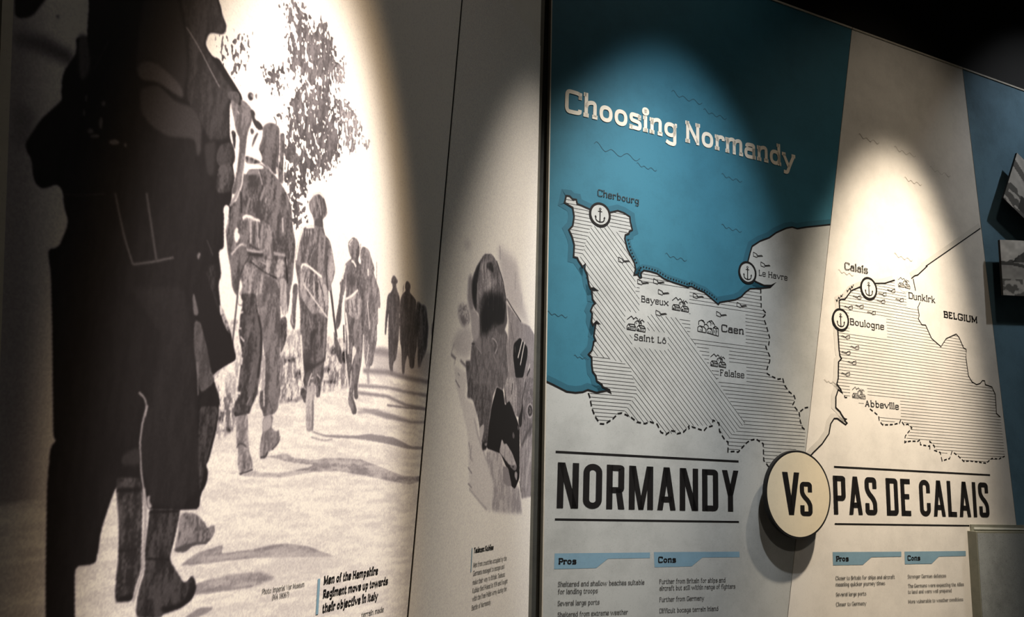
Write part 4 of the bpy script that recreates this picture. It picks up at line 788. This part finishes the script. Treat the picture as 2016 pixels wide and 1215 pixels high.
ZIG = [[1257,2304,1259,2297,1271,2313,1275,2306,1281,2321,1285,2315,1291,2328],[1201,2262,1205,2254,1214,2271,1219,2265,1226,2279,1230,2275,1235,2285]]
HALO = [1561,2380]
RULE_N = [(59.8,739.5,1663.8,6.7),(63.6,738.0,1473.0,5.9)]
RULE_P = [(1162.6,1989.1,1663.2,6.2),(1157.2,1849.7,1471.0,5.4)]
BAR_M = [-1065.2,1414.3,-1063.2,1357.4,7.2]
BAR_K = [-436.0,1422.5,-436.8,1368.1,4.0]
VS = [('V',881.7,956.3,1500.3,136.6),('s',957.7,1011.3,1497.7,109.8)]

# ------------------------------------------------------------------ printed photographs: tones laid down on a fine grid of the board
def vnoise(shape, cy, cx, seed):
    r = np.random.default_rng(seed); h, w = shape
    gy, gx = int(h / cy) + 3, int(w / cx) + 3
    g = r.random((gy, gx))
    y = np.arange(h) / cy; x = np.arange(w) / cx
    yi = y.astype(int); xi = x.astype(int); fy = (y - yi)[:, None]; fx = (x - xi)[None]
    fy = fy * fy * (3 - 2 * fy); fx = fx * fx * (3 - 2 * fx)
    a = g[yi][:, xi]; b = g[yi][:, xi + 1]; c = g[yi + 1][:, xi]; d = g[yi + 1][:, xi + 1]
    return (a * (1 - fx) + b * fx) * (1 - fy) + (c * (1 - fx) + d * fx) * fy
def box1(a, r, ax):
    if r < 1: return a
    p = [(0, 0), (0, 0)]; p[ax] = (r + 1, r)
    c = np.cumsum(np.pad(a, p, mode='edge'), axis=ax)
    n = a.shape[ax]
    hi = np.take(c, np.arange(2 * r + 1, 2 * r + 1 + n), axis=ax); lo = np.take(c, np.arange(0, n), axis=ax)
    return (hi - lo) / (2 * r + 1)
def blur(a, ry, rx):
    for _ in range(2): a = box1(box1(a, ry, 0), rx, 1)
    return a
class Print:
    def __init__(s, u0, u1, v0, v1, du, dv, tone):
        s.u0, s.v0, s.du, s.dv = u0, v0, du, dv
        s.nu = int((u1 - u0) / du) + 1; s.nv = int((v1 - v0) / dv) + 1
        s.a = np.full((s.nv, s.nu), tone); sh = s.a.shape
        N = lambda mu, mv, seed: vnoise(sh, mv / dv, mu / du, seed)
        def rank(x):
            r = np.empty(x.size); r[np.argsort(x, axis=None)] = np.linspace(0, 1, x.size); return r.reshape(sh)
        s.n = {'cloth': .40 * N(9, 42, 1) + .34 * N(5, 17, 2) + .26 * N(3, 4, 3),
               'grass': .4 * N(9, 22, 4) + .35 * N(4, 9, 5) + .25 * N(2.6, 3.5, 6),
               'road': .5 * N(60, 7, 7) + .3 * N(12, 4, 8) + .2 * N(3, 2.5, 9)}
        s.n['leaf'] = .38 * N(7, 8.5, 10) + .40 * N(3.6, 4.8, 11) + .22 * N(20, 30, 12)
        s.n = {k: rank(x) for k, x in s.n.items()}
        s.grain = N(2.2, 2.2, 13)
    def mask(s, p, bl):
        us = [q[0] for q in p]; vs = [q[1] for q in p]; e = 3 * bl + 4
        i0 = max(0, int((min(us) - e - s.u0) / s.du)); i1 = min(s.nu, int((max(us) + e - s.u0) / s.du) + 2)
        j0 = max(0, int((min(vs) - e - s.v0) / s.dv)); j1 = min(s.nv, int((max(vs) + e - s.v0) / s.dv) + 2)
        if i1 <= i0 or j1 <= j0: return None
        x = (s.u0 + s.du * np.arange(i0, i1))[None]; y = (s.v0 + s.dv * np.arange(j0, j1))
        m = np.zeros((j1 - j0, i1 - i0), bool); n = len(p)
        for k in range(n):
            (ax, ay), (bx, by) = p[k], p[(k + 1) % n]
            if ay == by: continue
            rows = np.nonzero((y >= min(ay, by)) & (y < max(ay, by)))[0]
            if not len(rows): continue
            xc = ax + (y[rows] - ay) / (by - ay) * (bx - ax)
            m[rows] ^= (x < xc[:, None])
        return m.astype(float), slice(j0, j1), slice(i0, i1)
    def put(s, m, js, is_, tone, kind, amp, bl):
        m = blur(m, max(1, int(round(bl / s.dv * .75))), max(1, int(round(bl / s.du * .75))))
        t = tone
        if kind == 'cloth': amp *= 1.1
        if kind: t = tone * (1 + 2 * amp * (s.n[kind][js, is_] - .5))
        s.a[js, is_] = s.a[js, is_] * (1 - m) + t * m
    def draw(s, ops):
        for o in ops:
            f = o[-1]; p = [(f[i], f[i + 1]) for i in range(0, len(f), 2)]
            p = soften(p, o[0] != 'S')
            if o[0] == 'F':
                r = s.mask(p, o[2])
                if r: s.put(*r, o[1], o[3], o[4], o[2])
            elif o[0] == 'S':
                e = o[3] * 2 + 3 * o[2] + 6; tot = None
                us = [q[0] for q in p]; vs = [q[1] for q in p]
                for q in ribbon(p, o[3]):
                    r = s.mask(q, o[2])
                    if not r: continue
                    if tot is None: tot = np.zeros(s.a.shape, bool)
                    tot[r[1], r[2]] |= r[0] > .5
                if tot is None: continue
                jj = np.nonzero(tot.any(1))[0]; ii = np.nonzero(tot.any(0))[0]
                if not len(jj): continue
                k = int(3 * o[2] / min(s.du, s.dv)) + 3
                js = slice(max(0, jj[0] - k), jj[-1] + k); is_ = slice(max(0, ii[0] - k), ii[-1] + k)
                s.put(tot[js, is_].astype(float), js, is_, o[1], '', 0, o[2])
            else:
                r = s.mask(p, 30)
                if not r: continue
                m, js, is_ = r; m = blur(m, int(9 / s.dv), int(9 / s.du))
                al = np.clip((s.n['leaf'][js, is_] - (1 - o[2] * m)) / .10, 0, 1) * (m > .02)
                t = o[1] * (1 + .35 * (s.n['grass'][js, is_] - .5))
                s.a[js, is_] = s.a[js, is_] * (1 - al) + t * al
    def board(s, name, edge_l, edge_r, v0, v1, nu, R, parent, off, paper, ink, tint):
        """grid between two slanted edges (functions of v, metres), toned from the print"""
        nv = int((v1 - v0) * 1000 / max(s.dv, 1.15)) + 1
        v = np.linspace(v0, v1, nv)[:, None]; k = np.linspace(0, 1, nu)[None]
        u = edge_l(v) * (1 - k) + edge_r(v) * k
        fx = np.clip((u * 1000 - s.u0) / s.du, 0, s.nu - 1.001); fy = np.clip((v * 1000 - s.v0) / s.dv, 0, s.nv - 1.001) + 0 * u
        xi, yi = fx.astype(int), fy.astype(int); tx, ty = fx - xi, fy - yi; a = s.a
        t = (a[yi, xi] * (1 - tx) + a[yi, xi + 1] * tx) * (1 - ty) + (a[yi + 1, xi] * (1 - tx) + a[yi + 1, xi + 1] * tx) * ty
        t = np.clip(t * (1 + .10 * (s.grain[yi, xi] - .5)), 0, 1)
        g = t ** 2.65
        c = np.ones((nv, nu, 4)); dim = 4 * t * (1 - t)
        for i in range(3): c[..., i] = (ink[i] + (paper[i] - ink[i]) * g) * (1 - tint[i] * dim)
        co = np.empty((nv, nu, 3)); co[..., 0] = u - R.u; co[..., 1] = -(off - R.off); co[..., 2] = v - R.v
        idx = np.arange(nv * nu).reshape(nv, nu)
        q = np.stack([idx[:-1, :-1], idx[:-1, 1:], idx[1:, 1:], idx[1:, :-1]], -1).reshape(-1, 4)
        me = bpy.data.meshes.new(name); n = nv * nu; f = len(q)
        me.vertices.add(n); me.vertices.foreach_set('co', co.ravel().astype(np.float32))
        me.loops.add(f * 4); me.loops.foreach_set('vertex_index', q.ravel().astype(np.int32))
        me.polygons.add(f); me.polygons.foreach_set('loop_start', np.arange(0, f * 4, 4, dtype=np.int32))
        me.update(calc_edges=True)
        at = me.color_attributes.new('print', 'FLOAT_COLOR', 'POINT'); at.data.foreach_set('color', c.ravel().astype(np.float32))
        me.materials.append(M_print)
        o = bpy.data.objects.new(name, me); COL.objects.link(o); o.parent = parent
        return o

# ------------------------------------------------------------------ room shell
def structure(name, verts, faces, m):
    o = link(name, verts, faces, m, None); o['kind'] = 'structure'; return o
WB = -0.030          # wall face behind the boards
def wall(name, w, u0, u1, h=4.8):
    vs = [wpt(w, u, v, o) for o in (WB, WB - .12) for u, v in ((u0, 0), (u1, 0), (u1, h), (u0, h))]
    return structure(name, vs, [(0, 1, 2, 3), (7, 6, 5, 4), (0, 4, 5, 1), (1, 5, 6, 2), (2, 6, 7, 3), (3, 7, 4, 0)], M_black)
kx = WB * math.tan((ANG['R'] - ANG['L']) / 2)
wall('wall_left', 'L', -3.2, kx * -1 - .02)
wall('wall_right', 'R', kx, 4.6)
a, b_, c_, d_ = wpt('L', -3.2, 0, -.15), wpt('L', 0.05, 0, -.15), wpt('R', 4.6, 0, -.15), wpt('R', 4.6, 0, 4.0)
e_ = wpt('L', -3.2, 0, 3.5)
ring = [a, b_, c_, d_, e_]
structure('floor', [p + Vector((0, 0, z)) for z in (0, -.1) for p in ring], [(0, 1, 2, 3, 4), (9, 8, 7, 6, 5)] + [(i, i + 5, (i + 1) % 5 + 5, (i + 1) % 5) for i in range(5)], M_floor)
structure('ceiling', [p + Vector((0, 0, z)) for z in (4.8, 4.9) for p in ring], [(4, 3, 2, 1, 0), (5, 6, 7, 8, 9)] + [(i, i + 5, (i + 1) % 5 + 5, (i + 1) % 5) for i in range(5)], M_black)

# grey filler strip closing the corner between the two runs of panels
M_trim = mat('grey_filler', (.13, .125, .105), .6, .2, 14)
ct = [wpt('L', -.19, v, -.022) for v in (.05, 3.45)] + [wpt('L', .0, v, -.022) for v in (.05, 3.45)] + [wpt('R', .09, v, -.022) for v in (.05, 3.45)]
cb = [wpt('L', -.19, v, -.0295) for v in (.05, 3.45)] + [wpt('L', .003, v, -.0295) for v in (.05, 3.45)] + [wpt('R', .09, v, -.0295) for v in (.05, 3.45)]
structure('trim_1', ct + cb, [(0, 2, 3, 1), (2, 4, 5, 3), (6, 7, 9, 8), (8, 9, 11, 10), (0, 1, 7, 6), (4, 10, 11, 5), (1, 3, 9, 7), (3, 5, 11, 9), (0, 6, 8, 2), (2, 8, 10, 4)], M_trim)

# ------------------------------------------------------------------ left wall: the big photograph and the portrait board
TOP, BOT = 3.367, 0.12
e0 = lambda v: -1.741 - .130 * (v - 2.067)
e1 = lambda v: -.649 + .0642 * (v - 2.712) - .004
e2 = lambda v: -.649 + .0642 * (v - 2.712) + .003
e3 = lambda v: -.099 - .0385 * (v - 3.031)
def board_root(name, w, el, label, cat, group):
    return Root(name, w, el(BOT), BOT, label, cat, group)
PAPER, INK, TINT = (.80, .77, .715), (.010, .0085, .009), (.00, .05, -.10)
RM = board_root('photo_mural_panel', 'L', e0, 'tall slanted panel with a black and white photograph of marching soldiers', 'exhibit panel', 'leaning exhibit panels along the walls')
slab('backing_board', [(e0(BOT), BOT), (e1(BOT), BOT), (e1(TOP), TOP), (e0(TOP), TOP)], -.014, -.001, M_cream, RM)
pm = Print(-1860, -560, 1180, 2900, 1.0, 0.9, 1.0)
pm.draw(MURAL)
o = pm.board('photo_print', e0, e1, 1.19, 2.88, 1050, RM, RM.o, 0.0, PAPER, INK, TINT)
o['label'] = 'monochrome print of soldiers seen from behind on a dusty road'
slab('edge_trim', [(e0(BOT) - .013, BOT), (e0(BOT), BOT), (e0(TOP), TOP), (e0(TOP) - .013, TOP)], -.014, .003, M_edge, RM)
for nm, f, t, ls in TEXT_M: flat(nm, letters(ls, f, t), .0006, M_ink if nm == 'caption' else M_ink_thin, RM)
def bar(name, B, R, w):
    (ua, va), (ub, vb) = (B[0] / 1000, B[1] / 1000), (B[2] / 1000, B[3] / 1000); h = B[4] / 2000
    flat(name, [[(ua - h, va), (ua + h, va), (ub + h, vb), (ub - h, vb)]], .0006, M_banner, R)
bar('accent_bar', BAR_M, RM, 0)

RK = board_root('portrait_panel', 'L', e2, 'narrow panel with a faded portrait of a uniformed man beside the mural', 'exhibit panel', 'leaning exhibit panels along the walls')
slab('backing_board', [(e2(BOT), BOT), (e3(BOT), BOT), (e3(TOP), TOP), (e2(TOP), TOP)], -.014, -.001, M_cream, RK, side=M_ink)
pk = Print(-820, 40, 1180, 2900, 1.2, 1.1, .97)
pk.draw(PORTRAIT)
o = pk.board('portrait_print', e2, e3, 1.19, 2.88, 560, RK, RK.o, 0.0, PAPER, INK, TINT)
o['label'] = 'monochrome print of a dark-haired man in uniform seen from behind'
for nm, f, t, ls in TEXT_K: flat(nm, letters(ls, f, t), .0006, M_ink if nm == 'caption' else M_ink_thin, RK)
bar('accent_bar', BAR_K, RK, 0)

# ------------------------------------------------------------------ right wall: map boards
m0 = lambda v: -.004 - .0182 * (v - 3.078)
m1 = lambda v: 1.339 + .1843 * (v - 3.368) - .0015
m1b = lambda v: 1.339 + .1843 * (v - 3.368) + .0015
m2 = lambda v: 1.992 - .072 * (v - 3.362) - .0015
m2b = lambda v: 1.992 - .072 * (v - 3.362) + .0015
m3 = lambda v: 3.35 - .05 * (v - 3.362)
def quad(a, b): return [(a(BOT), BOT), (a(TOP), TOP), (b(TOP), TOP), (b(BOT), BOT)]
def cap_strip(R, a, b):
    slab('top_trim', [(a(TOP), TOP), (b(TOP), TOP), (b(TOP), TOP + .007), (a(TOP), TOP + .007)], -.014, .003, M_edge, R)
def hatch(regions, boxes, th):
    out = []
    for f, kind, sp in regions:
        P = pairs(f); sp /= 1000
        r = (lambda p: p) if kind == 'h' else (lambda p: ((p[0] - p[1]) * .70711, (p[0] + p[1]) * .70711))
        ri = (lambda p: p) if kind == 'h' else (lambda p: ((p[0] + p[1]) * .70711, (p[1] - p[0]) * .70711))
        Q = [r(p) for p in P]
        y = math.ceil(min(q[1] for q in Q) / sp) * sp
        while y < max(q[1] for q in Q):
            xs = []
            for i in range(len(Q)):
                (ax, ay), (bx, by) = Q[i - 1], Q[i]
                if (ay <= y) != (by <= y): xs.append(ax + (y - ay) / (by - ay) * (bx - ax))
            xs.sort()
            for x0, x1 in zip(xs[::2], xs[1::2]):
                n = max(2, int((x1 - x0) / .003)); run = None
                for i in range(n + 1):
                    x = x0 + (x1 - x0) * i / n; u, v = ri((x, y))
                    bad = any(b[0] < u * 1000 < b[2] and b[1] < v * 1000 < b[3] for b in boxes)
                    if not bad and run is None: run = x
                    if (bad or i == n) and run is not None:
                        if x - run > .006: out += ribbon([ri((run, y)), ri((x, y))], th)
                        run = None
            y += sp
    return out
def dashes(f, on, off, th):
    p = pairs(f); out = []; cur = [p[0]]; left = on; draw = True
    for a, b in zip(p, p[1:]):
        d = math.hypot(b[0] - a[0], b[1] - a[1]); pos = 0
        while d - pos > left:
            pos += left; q = (a[0] + (b[0] - a[0]) * pos / d, a[1] + (b[1] - a[1]) * pos / d)
            if draw: out += ribbon(cur + [q], th)
            draw = not draw; left = on if draw else off; cur = [q]
        left -= d - pos; cur.append(b)
    if draw: out += ribbon(cur, th)
    return out
HOUSE = [[(880, 465), (880, 430), (895, 405), (912, 427), (912, 467)], [(895, 405), (950, 403), (966, 426), (966, 469), (880, 465)], [(912, 427), (966, 430)], [(890, 465), (891, 445), (899, 445), (900, 465)],
         [(980, 466), (980, 430), (1000, 404), (1017, 430), (1017, 469)], [(1000, 404), (1050, 408), (1066, 432), (1064, 471), (980, 466)], [(1017, 430), (1066, 433)], [(990, 466), (990, 446), (1000, 446), (1002, 467)],
         [(958, 404), (960, 376), (985, 355), (1004, 376), (1004, 402)], [(985, 355), (1014, 358), (1026, 380), (1024, 404)], [(1004, 376), (1026, 380)], [(922, 440), (922, 455)], [(936, 441), (936, 456)], [(950, 441), (950, 456)], [(1030, 443), (1030, 458)], [(1045, 444), (1045, 459)], [(975, 380), (975, 392)],
         [(880, 358), (922, 315), (948, 345)], [(942, 348), (968, 322), (990, 342)], [(1012, 362), (1033, 340), (1055, 364)], [(1000, 350), (1006, 338), (1014, 334)]]
CITY = [[(155, 485), (155, 440), (180, 420), (205, 440), (205, 488)], [(180, 420), (225, 428), (245, 452), (243, 492), (155, 485)], [(165, 400), (166, 370), (195, 352), (225, 372), (230, 400)], [(166, 415), (166, 370)], [(195, 352), (218, 356), (232, 380)],
        [(225, 420), (228, 400), (250, 392), (272, 412), (270, 440)], [(262, 385), (262, 370), (285, 352), (305, 375), (300, 400)], [(285, 352), (310, 342), (325, 360), (322, 385)], [(310, 342), (305, 360)], [(325, 360), (345, 390), (345, 415)],
        [(255, 490), (258, 450), (285, 432), (312, 452), (315, 500)], [(285, 432), (320, 436)], [(255, 490), (385, 512)], [(325, 500), (328, 420), (355, 402), (385, 425), (386, 512)], [(328, 420), (358, 428), (358, 508)], [(358, 428), (385, 425)], [(185, 458), (185, 475)], [(200, 460), (200, 477)], [(275, 465), (275, 492)], [(295, 465), (295, 495)], [(368, 445), (368, 470)], [(340, 450), (340, 480)]]
GUN = [[(795, 845), (838, 862), (849, 885), (838, 903), (795, 893), (795, 845)], [(846, 880), (900, 866), (911, 875), (850, 890), (846, 880)], [(838, 862), (838, 880)]]
def icon(strokes, cx, cy, u, v, ku, kv, th, flip=1):
    out = []
    for st in strokes: out += ribbon([(u / 1000 + flip * (x - cx) * ku, v / 1000 - (y - cy) * kv) for x, y in st], th)
    return out
def disc(u, v, r, n=48): return [(u + r * math.cos(2 * math.pi * i / n), v + r * math.sin(2 * math.pi * i / n)) for i in range(n)]
def ringq(u, v, r0, r1, n=48):
    a, b = disc(u, v, r0, n), disc(u, v, r1, n)
    return [[a[i], a[(i + 1) % n], b[(i + 1) % n], b[i]] for i in range(n)]
def marker(R, u, v, r, paper):
    u, v, r = u / 1000, v / 1000, r / 1000
    o = flat('harbour_marker', ringq(u, v, r * .80, r), .0020, M_ink, R)
    flat('marker_field', [disc(u, v, r * .81)], .0018, paper, R, o)
    g = lambda p: [(u + x * r, v + y * r) for x, y in p]
    k = []
    k += ribbon(g(disc(0, .46, .08, 14)), r * .055, True) + ribbon(g([(0, .40), (0, -.58)]), r * .10) + ribbon(g([(-.19, .26), (.19, .26)]), r * .07)
    k += ribbon(g(chaikin([(-.42, -.18), (-.36, -.52), (0, -.62), (.36, -.52), (.42, -.18)])), r * .09)
    k += [g([(-.50, -.22), (-.40, -.08), (-.30, -.28)]), g([(.50, -.22), (.40, -.08), (.30, -.28)]), g([(-.08, -.56), (.08, -.56), (0, -.70)])]
    flat('anchor_symbol', k, .0022, M_ink, R, o)
def wave(u, v, w):
    u, v, w = u / 1000, v / 1000, w / 1000
    return ribbon(chaikin([(u, v), (u + .06 * w, v + .07 * w), (u + .22 * w, v - .12 * w), (u + .30 * w, v - .07 * w), (u + .38 * w, v - .02 * w), (u + .55 * w, v - .16 * w), (u + .66 * w, v - .06 * w), (u + .74 * w, v - .03 * w), (u + .9 * w, v - .17 * w), (u + w, v - .08 * w)], n=2), .0018)
def banners(R, BAN):
    for f, tx in BAN:
        o = flat('column_banner', [pairs(f)], .0012, M_banner, R)
        flat('banner_word', letters([tx], 'slab', .20), .0017, M_ink, R, o)
def rules(R, L):
    for u0, u1, v, t in L:
        flat('heading_rule', [[(u0 / 1000, v / 1000 - t / 2000), (u1 / 1000, v / 1000 - t / 2000), (u1 / 1000, v / 1000 + t / 2000), (u0 / 1000, v / 1000 + t / 2000)]], .0013, M_ink, R)
def texts(R, L):
    for nm, f, t, ls in L:
        m = M_title if nm == 'title_lettering' else M_ink if nm in ('heading', 'country_name') else M_ink_thin
        flat(nm, letters(ls, f, t), .0016, m, R)
GRP = 'leaning exhibit panels along the walls'
RN = board_root('map_panel', 'R', m0, 'blue and grey map panel headed NORMANDY with a cream title at the top', 'exhibit panel', GRP)
qn = quad(m0, m1)
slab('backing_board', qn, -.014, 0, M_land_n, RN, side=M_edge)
ins = quad(lambda v: m0(v) + .0015, m1)
coast = pairs(COAST_N); coast[0] = (m0(coast[0][1]) + .0015, coast[0][1]); coast[-1] = (m1(coast[-1][1]) + .02, coast[-1][1])
sea = clip_convex(coast + [(m1(TOP) + .01, TOP), (m0(TOP) - .01, TOP)], ins)
land = clip_convex(coast + [(m1(BOT) + .2, BOT + .3), (1.6, BOT), (-.1, BOT), (-.1, coast[0][1])], ins)
flat('sea_print', [sea], .0003, M_sea, RN)
flat('shore_band', [q for q in (clip_convex(list(reversed(q)), ins) or clip_convex(q, ins) for q in ribbon(coast, .040)) if len(q) > 2], .0006, M_shore, RN)
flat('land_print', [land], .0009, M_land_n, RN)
flat('hatching', hatch(HATCH_N, EX_N, .0014), .0012, M_ink_thin, RN)
flat('coastline', [q for q in (clip_convex(q, ins) for q in ribbon(coast, .0056)) if len(q) > 2] or ribbon(coast, .0056), .0014, M_ink, RN)
for f in BORDER_N: flat('border_line', dashes(f, .016, .009, .0050), .0014, M_ink, RN)
for f in DOTS_N: flat('sea_dotted_line', dashes(f, .0045, .0065, .0045), .0014, M_ink, RN)
for p in GUN_N: flat('gun_battery_symbol', icon(GUN, 852, 876, p[0], p[1], .00036, .00029, .0021), .0016, M_ink_thin, RN)
for u, v, k in TOWN_N: flat('town_symbol', icon(HOUSE, 970, 400, u, v, .00037 * k, .00029 * k, .0023), .0016, M_ink, RN)
flat('city_symbol', icon(CITY, 270, 430, CITY_N[0], CITY_N[1], .00037, .00029, .0023), .0016, M_ink, RN)
for q in MARK_N: marker(RN, *q, M_land_n)
for w in WAVE_N: flat('wave_mark', wave(*w), .0007, M_wave, RN)
slab('edge_trim', [(m0(BOT), BOT), (m0(BOT) + .0035, BOT), (m0(TOP) + .0035, TOP), (m0(TOP), TOP)], .0, .0022, M_edge, RN)
texts(RN, TEXT_N); rules(RN, RULE_N); banners(RN, BAN_N); cap_strip(RN, m0, m1)

RP = board_root('map_panel', 'R', m1b, 'cream map panel headed PAS DE CALAIS with a large pool of warm light', 'exhibit panel', GRP)
slab('backing_board', quad(m1b, m2), -.014, 0, M_land_p, RP, side=M_edge)
insp = quad(m1b, m2)
cp = pairs(COAST_P)
def clipped(qs, c): return [q for q in (clip_convex(q, c) or clip_convex(list(reversed(q)), c) for q in qs) if len(q) > 2]
flat('shore_band', clipped(ribbon([(a - .008, b + .004) for a, b in cp], .026), insp), .0004, M_shore_p, RP)
flat('shore_band', clipped(ribbon([(a, b + .012) for a, b in pairs(COAST_P2)], .024), insp), .0004, M_shore_p, RP)
hu, hv = HALO[0] / 1000, HALO[1] / 1000
landp = clip_convex(cp + pairs(COAST_P2) + [(2.2, 2.5), (2.3, BOT), (.5, BOT)], insp)
flat('land_print', [landp], .0007, M_land_p, RP)
flat('hatching', hatch(HATCH_P, EX_P, .0013), .0010, M_ink_thin, RP)
flat('symbol_field', [[(hu + .036 * math.cos(a) * 1.0, hv - .005 + .040 * math.sin(a)) for a in [2 * math.pi * i / 32 for i in range(32)]]], .0012, M_land_p, RP)
flat('coastline', clipped(ribbon(cp, .0052), insp), .0014, M_ink, RP)
flat('coastline', clipped(ribbon(pairs(COAST_P2), .0048), insp), .0014, M_ink, RP)
for f in BELG: flat('frontier_line', clipped(ribbon(pairs(f), .0036), insp), .0014, M_ink, RP)
for f in BORDER_P: flat('border_line', clipped(dashes(f, .016, .009, .0042), insp), .0014, M_ink, RP)
for f in ZIG: flat('cliff_mark', ribbon(pairs(f), .0028), .0014, M_ink, RP)
for p in GUN_P: flat('gun_battery_symbol', icon(GUN, 852, 876, p[0], p[1], .00036, .00026, .0018, -1), .0016, M_ink_thin, RP)
for u, v, k in TOWN_P: flat('town_symbol', icon(HOUSE, 970, 400, u, v, .00042 * k, .00031 * k, .0019), .0018, M_ink_thin, RP)
for q in MARK_P: marker(RP, *q, M_land_p)
for w in WAVE_P: flat('wave_mark', wave(*w), .0009, M_wave_p, RP)
texts(RP, TEXT_P); rules(RP, RULE_P); banners(RP, BAN_P); cap_strip(RP, m1b, m2)

RB = board_root('blue_panel', 'R', m2b, 'dim blue grey panel carrying small mounted photographs', 'exhibit panel', GRP)
slab('backing_board', quad(m2b, m3), -.014, 0, M_blue, RB, side=M_edge)
cap_strip(RB, m2b, m3)

# ------------------------------------------------------------------ round sign standing off the two map boards
OFF = .045; RC = (.9535, 1.5665, .1425)
RV = Root('versus_roundel', 'R', RC[0], RC[1] - RC[2], 'round cream sign reading Vs mounted between the two map headings', 'sign', None, OFF)
slab('roundel_board', disc(RC[0], RC[1], RC[2], 96), OFF - .014, OFF, M_card, RV)
slab('roundel_face', disc(RC[0], RC[1], RC[2] - .0065, 96), OFF - .0005, OFF + .0006, M_roundel, RV)
flat('lettering', letters(VS, 'cond', .15), OFF + .0012, M_ink, RV)
for a in (45, 135, 225, 315):
    slab('standoff', disc(RC[0] + .085 * math.cos(math.radians(a)), RC[1] + .085 * math.sin(math.radians(a)), .008, 16), .0005, OFF - .014, M_card, RV)

# ------------------------------------------------------------------ mounted photo cards on the blue board
COFF = .05
def card_print(name, R, q, off, tones):
    """small monochrome landscape, q = bottom-left, bottom-right, top-right, top-left"""
    n, mN = 90, 70
    i = np.linspace(0, 1, n)[None, :]; j = np.linspace(0, 1, mN)[:, None]
    P = [np.array(p) for p in q]
    pts = (P[0] * (1 - i[..., None]) + P[1] * i[..., None]) * (1 - j[..., None]) + (P[3] * (1 - i[..., None]) + P[2] * i[..., None]) * j[..., None]
    t = tones(i + 0 * j, j + 0 * i)
    g = np.clip(t, 0, 1) ** 2.2
    vs = [R.loc(float(a), float(b), off) for a, b in pts.reshape(-1, 2)]
    idx = np.arange(n * mN).reshape(mN, n)
    fs = np.stack([idx[:-1, :-1], idx[:-1, 1:], idx[1:, 1:], idx[1:, :-1]], -1).reshape(-1, 4).tolist()
    o = link(name, vs, fs, M_print, R.o)
    c = np.ones((n * mN, 4)); c[:, :3] = (g.reshape(-1, 1) * np.array([[.78, .75, .69]])) + .008
    at = o.data.color_attributes.new('print', 'FLOAT_COLOR', 'POINT'); at.data.foreach_set('color', c.ravel().astype(np.float32))
    return o
NZ = .5 * vnoise((70, 90), 9, 12, 31) + .5 * vnoise((70, 90), 4, 6, 32)
def beach(i, j):
    t = np.where(j > .62, .86, .70) + .25 * (NZ - .5)
    hill = (j > .60) & (j < .60 + np.clip((i - .12) * .55, 0, .5) + .10 * (NZ - .5)); t = np.where(hill, .36 + .3 * (NZ - .5), t)
    road = (np.abs(j - (.58 - .22 * i * i)) < .03); t = np.where(road, .34, t)
    t = np.where((j < .30) & (NZ > .58), .45, t); t = np.where((j < .3) & (NZ < .5), .8, t)
    return t
def cliffs(i, j):
    t = .80 + .18 * (NZ - .5)
    t = np.where((np.abs(j - .78 + .35 * i) < .07), .45, t)
    t = np.where((j < .42) & (NZ > .50), .42, t); t = np.where((np.abs(i - .45) < .13) & (np.abs(j - .2) < .14), .30, t)
    return t
def card(label, q, tones):
    P = [Vector(p) for p in q]; c = sum(P, Vector((0, 0))) / 4
    b = min(p[1] for p in q)
    R = Root('photo_card', 'R', c[0], b, label, 'photo card', 'photo cards standing off the blue panel', COFF)
    slab('card_board', q, COFF - .008, COFF, M_card, R)
    card_print('photo_print', R, q, COFF + .0008, tones)
    slab('standoff', disc(c[0], c[1], .012, 16), .0005, COFF - .008, M_card, R)
q2 = [(2.076, 2.381), (2.376, 2.409), (2.390, 2.655), (2.080, 2.613)]
card('upright photo card of a shore and hill on the blue panel', q2, beach)
q1 = [(2.123, 2.800), (2.383, 2.665), (2.499, 2.888), (2.239, 3.023)]
card('tilted photo card above the upright one on the blue panel', q1, cliffs)

# ------------------------------------------------------------------ shallow case at the lower right
RS = Root('display_case', 'R', 1.839, .60, 'shallow grey display case low on the right beside the drawbacks list', 'display case')
cu0, cu1, cv1, cd = 1.836, 2.62, 1.452, .036
slab('case_body', [(cu0, .60), (cu0, cv1), (cu1, cv1), (cu1, .60)], .0005, cd, M_case, RS)
slab('case_board', [(cu0 + .006, .62), (cu0 + .006, cv1 - .006), (cu1 - .02, cv1 - .006), (cu1 - .02, .62)], cd - .001, cd + .001, M_case_board, RS)
slab('back_plate', [(1.852, cv1), (1.852, cv1 + .024), (cu1, cv1 + .024), (cu1, cv1)], .0005, .006, M_case, RS)
slab('pale_lip', [(1.866, cv1 + .006), (1.866, cv1 + .014), (cu1 - .3, cv1 + .010), (cu1 - .3, cv1 + .006)], .006, .008, M_case_light, RS)
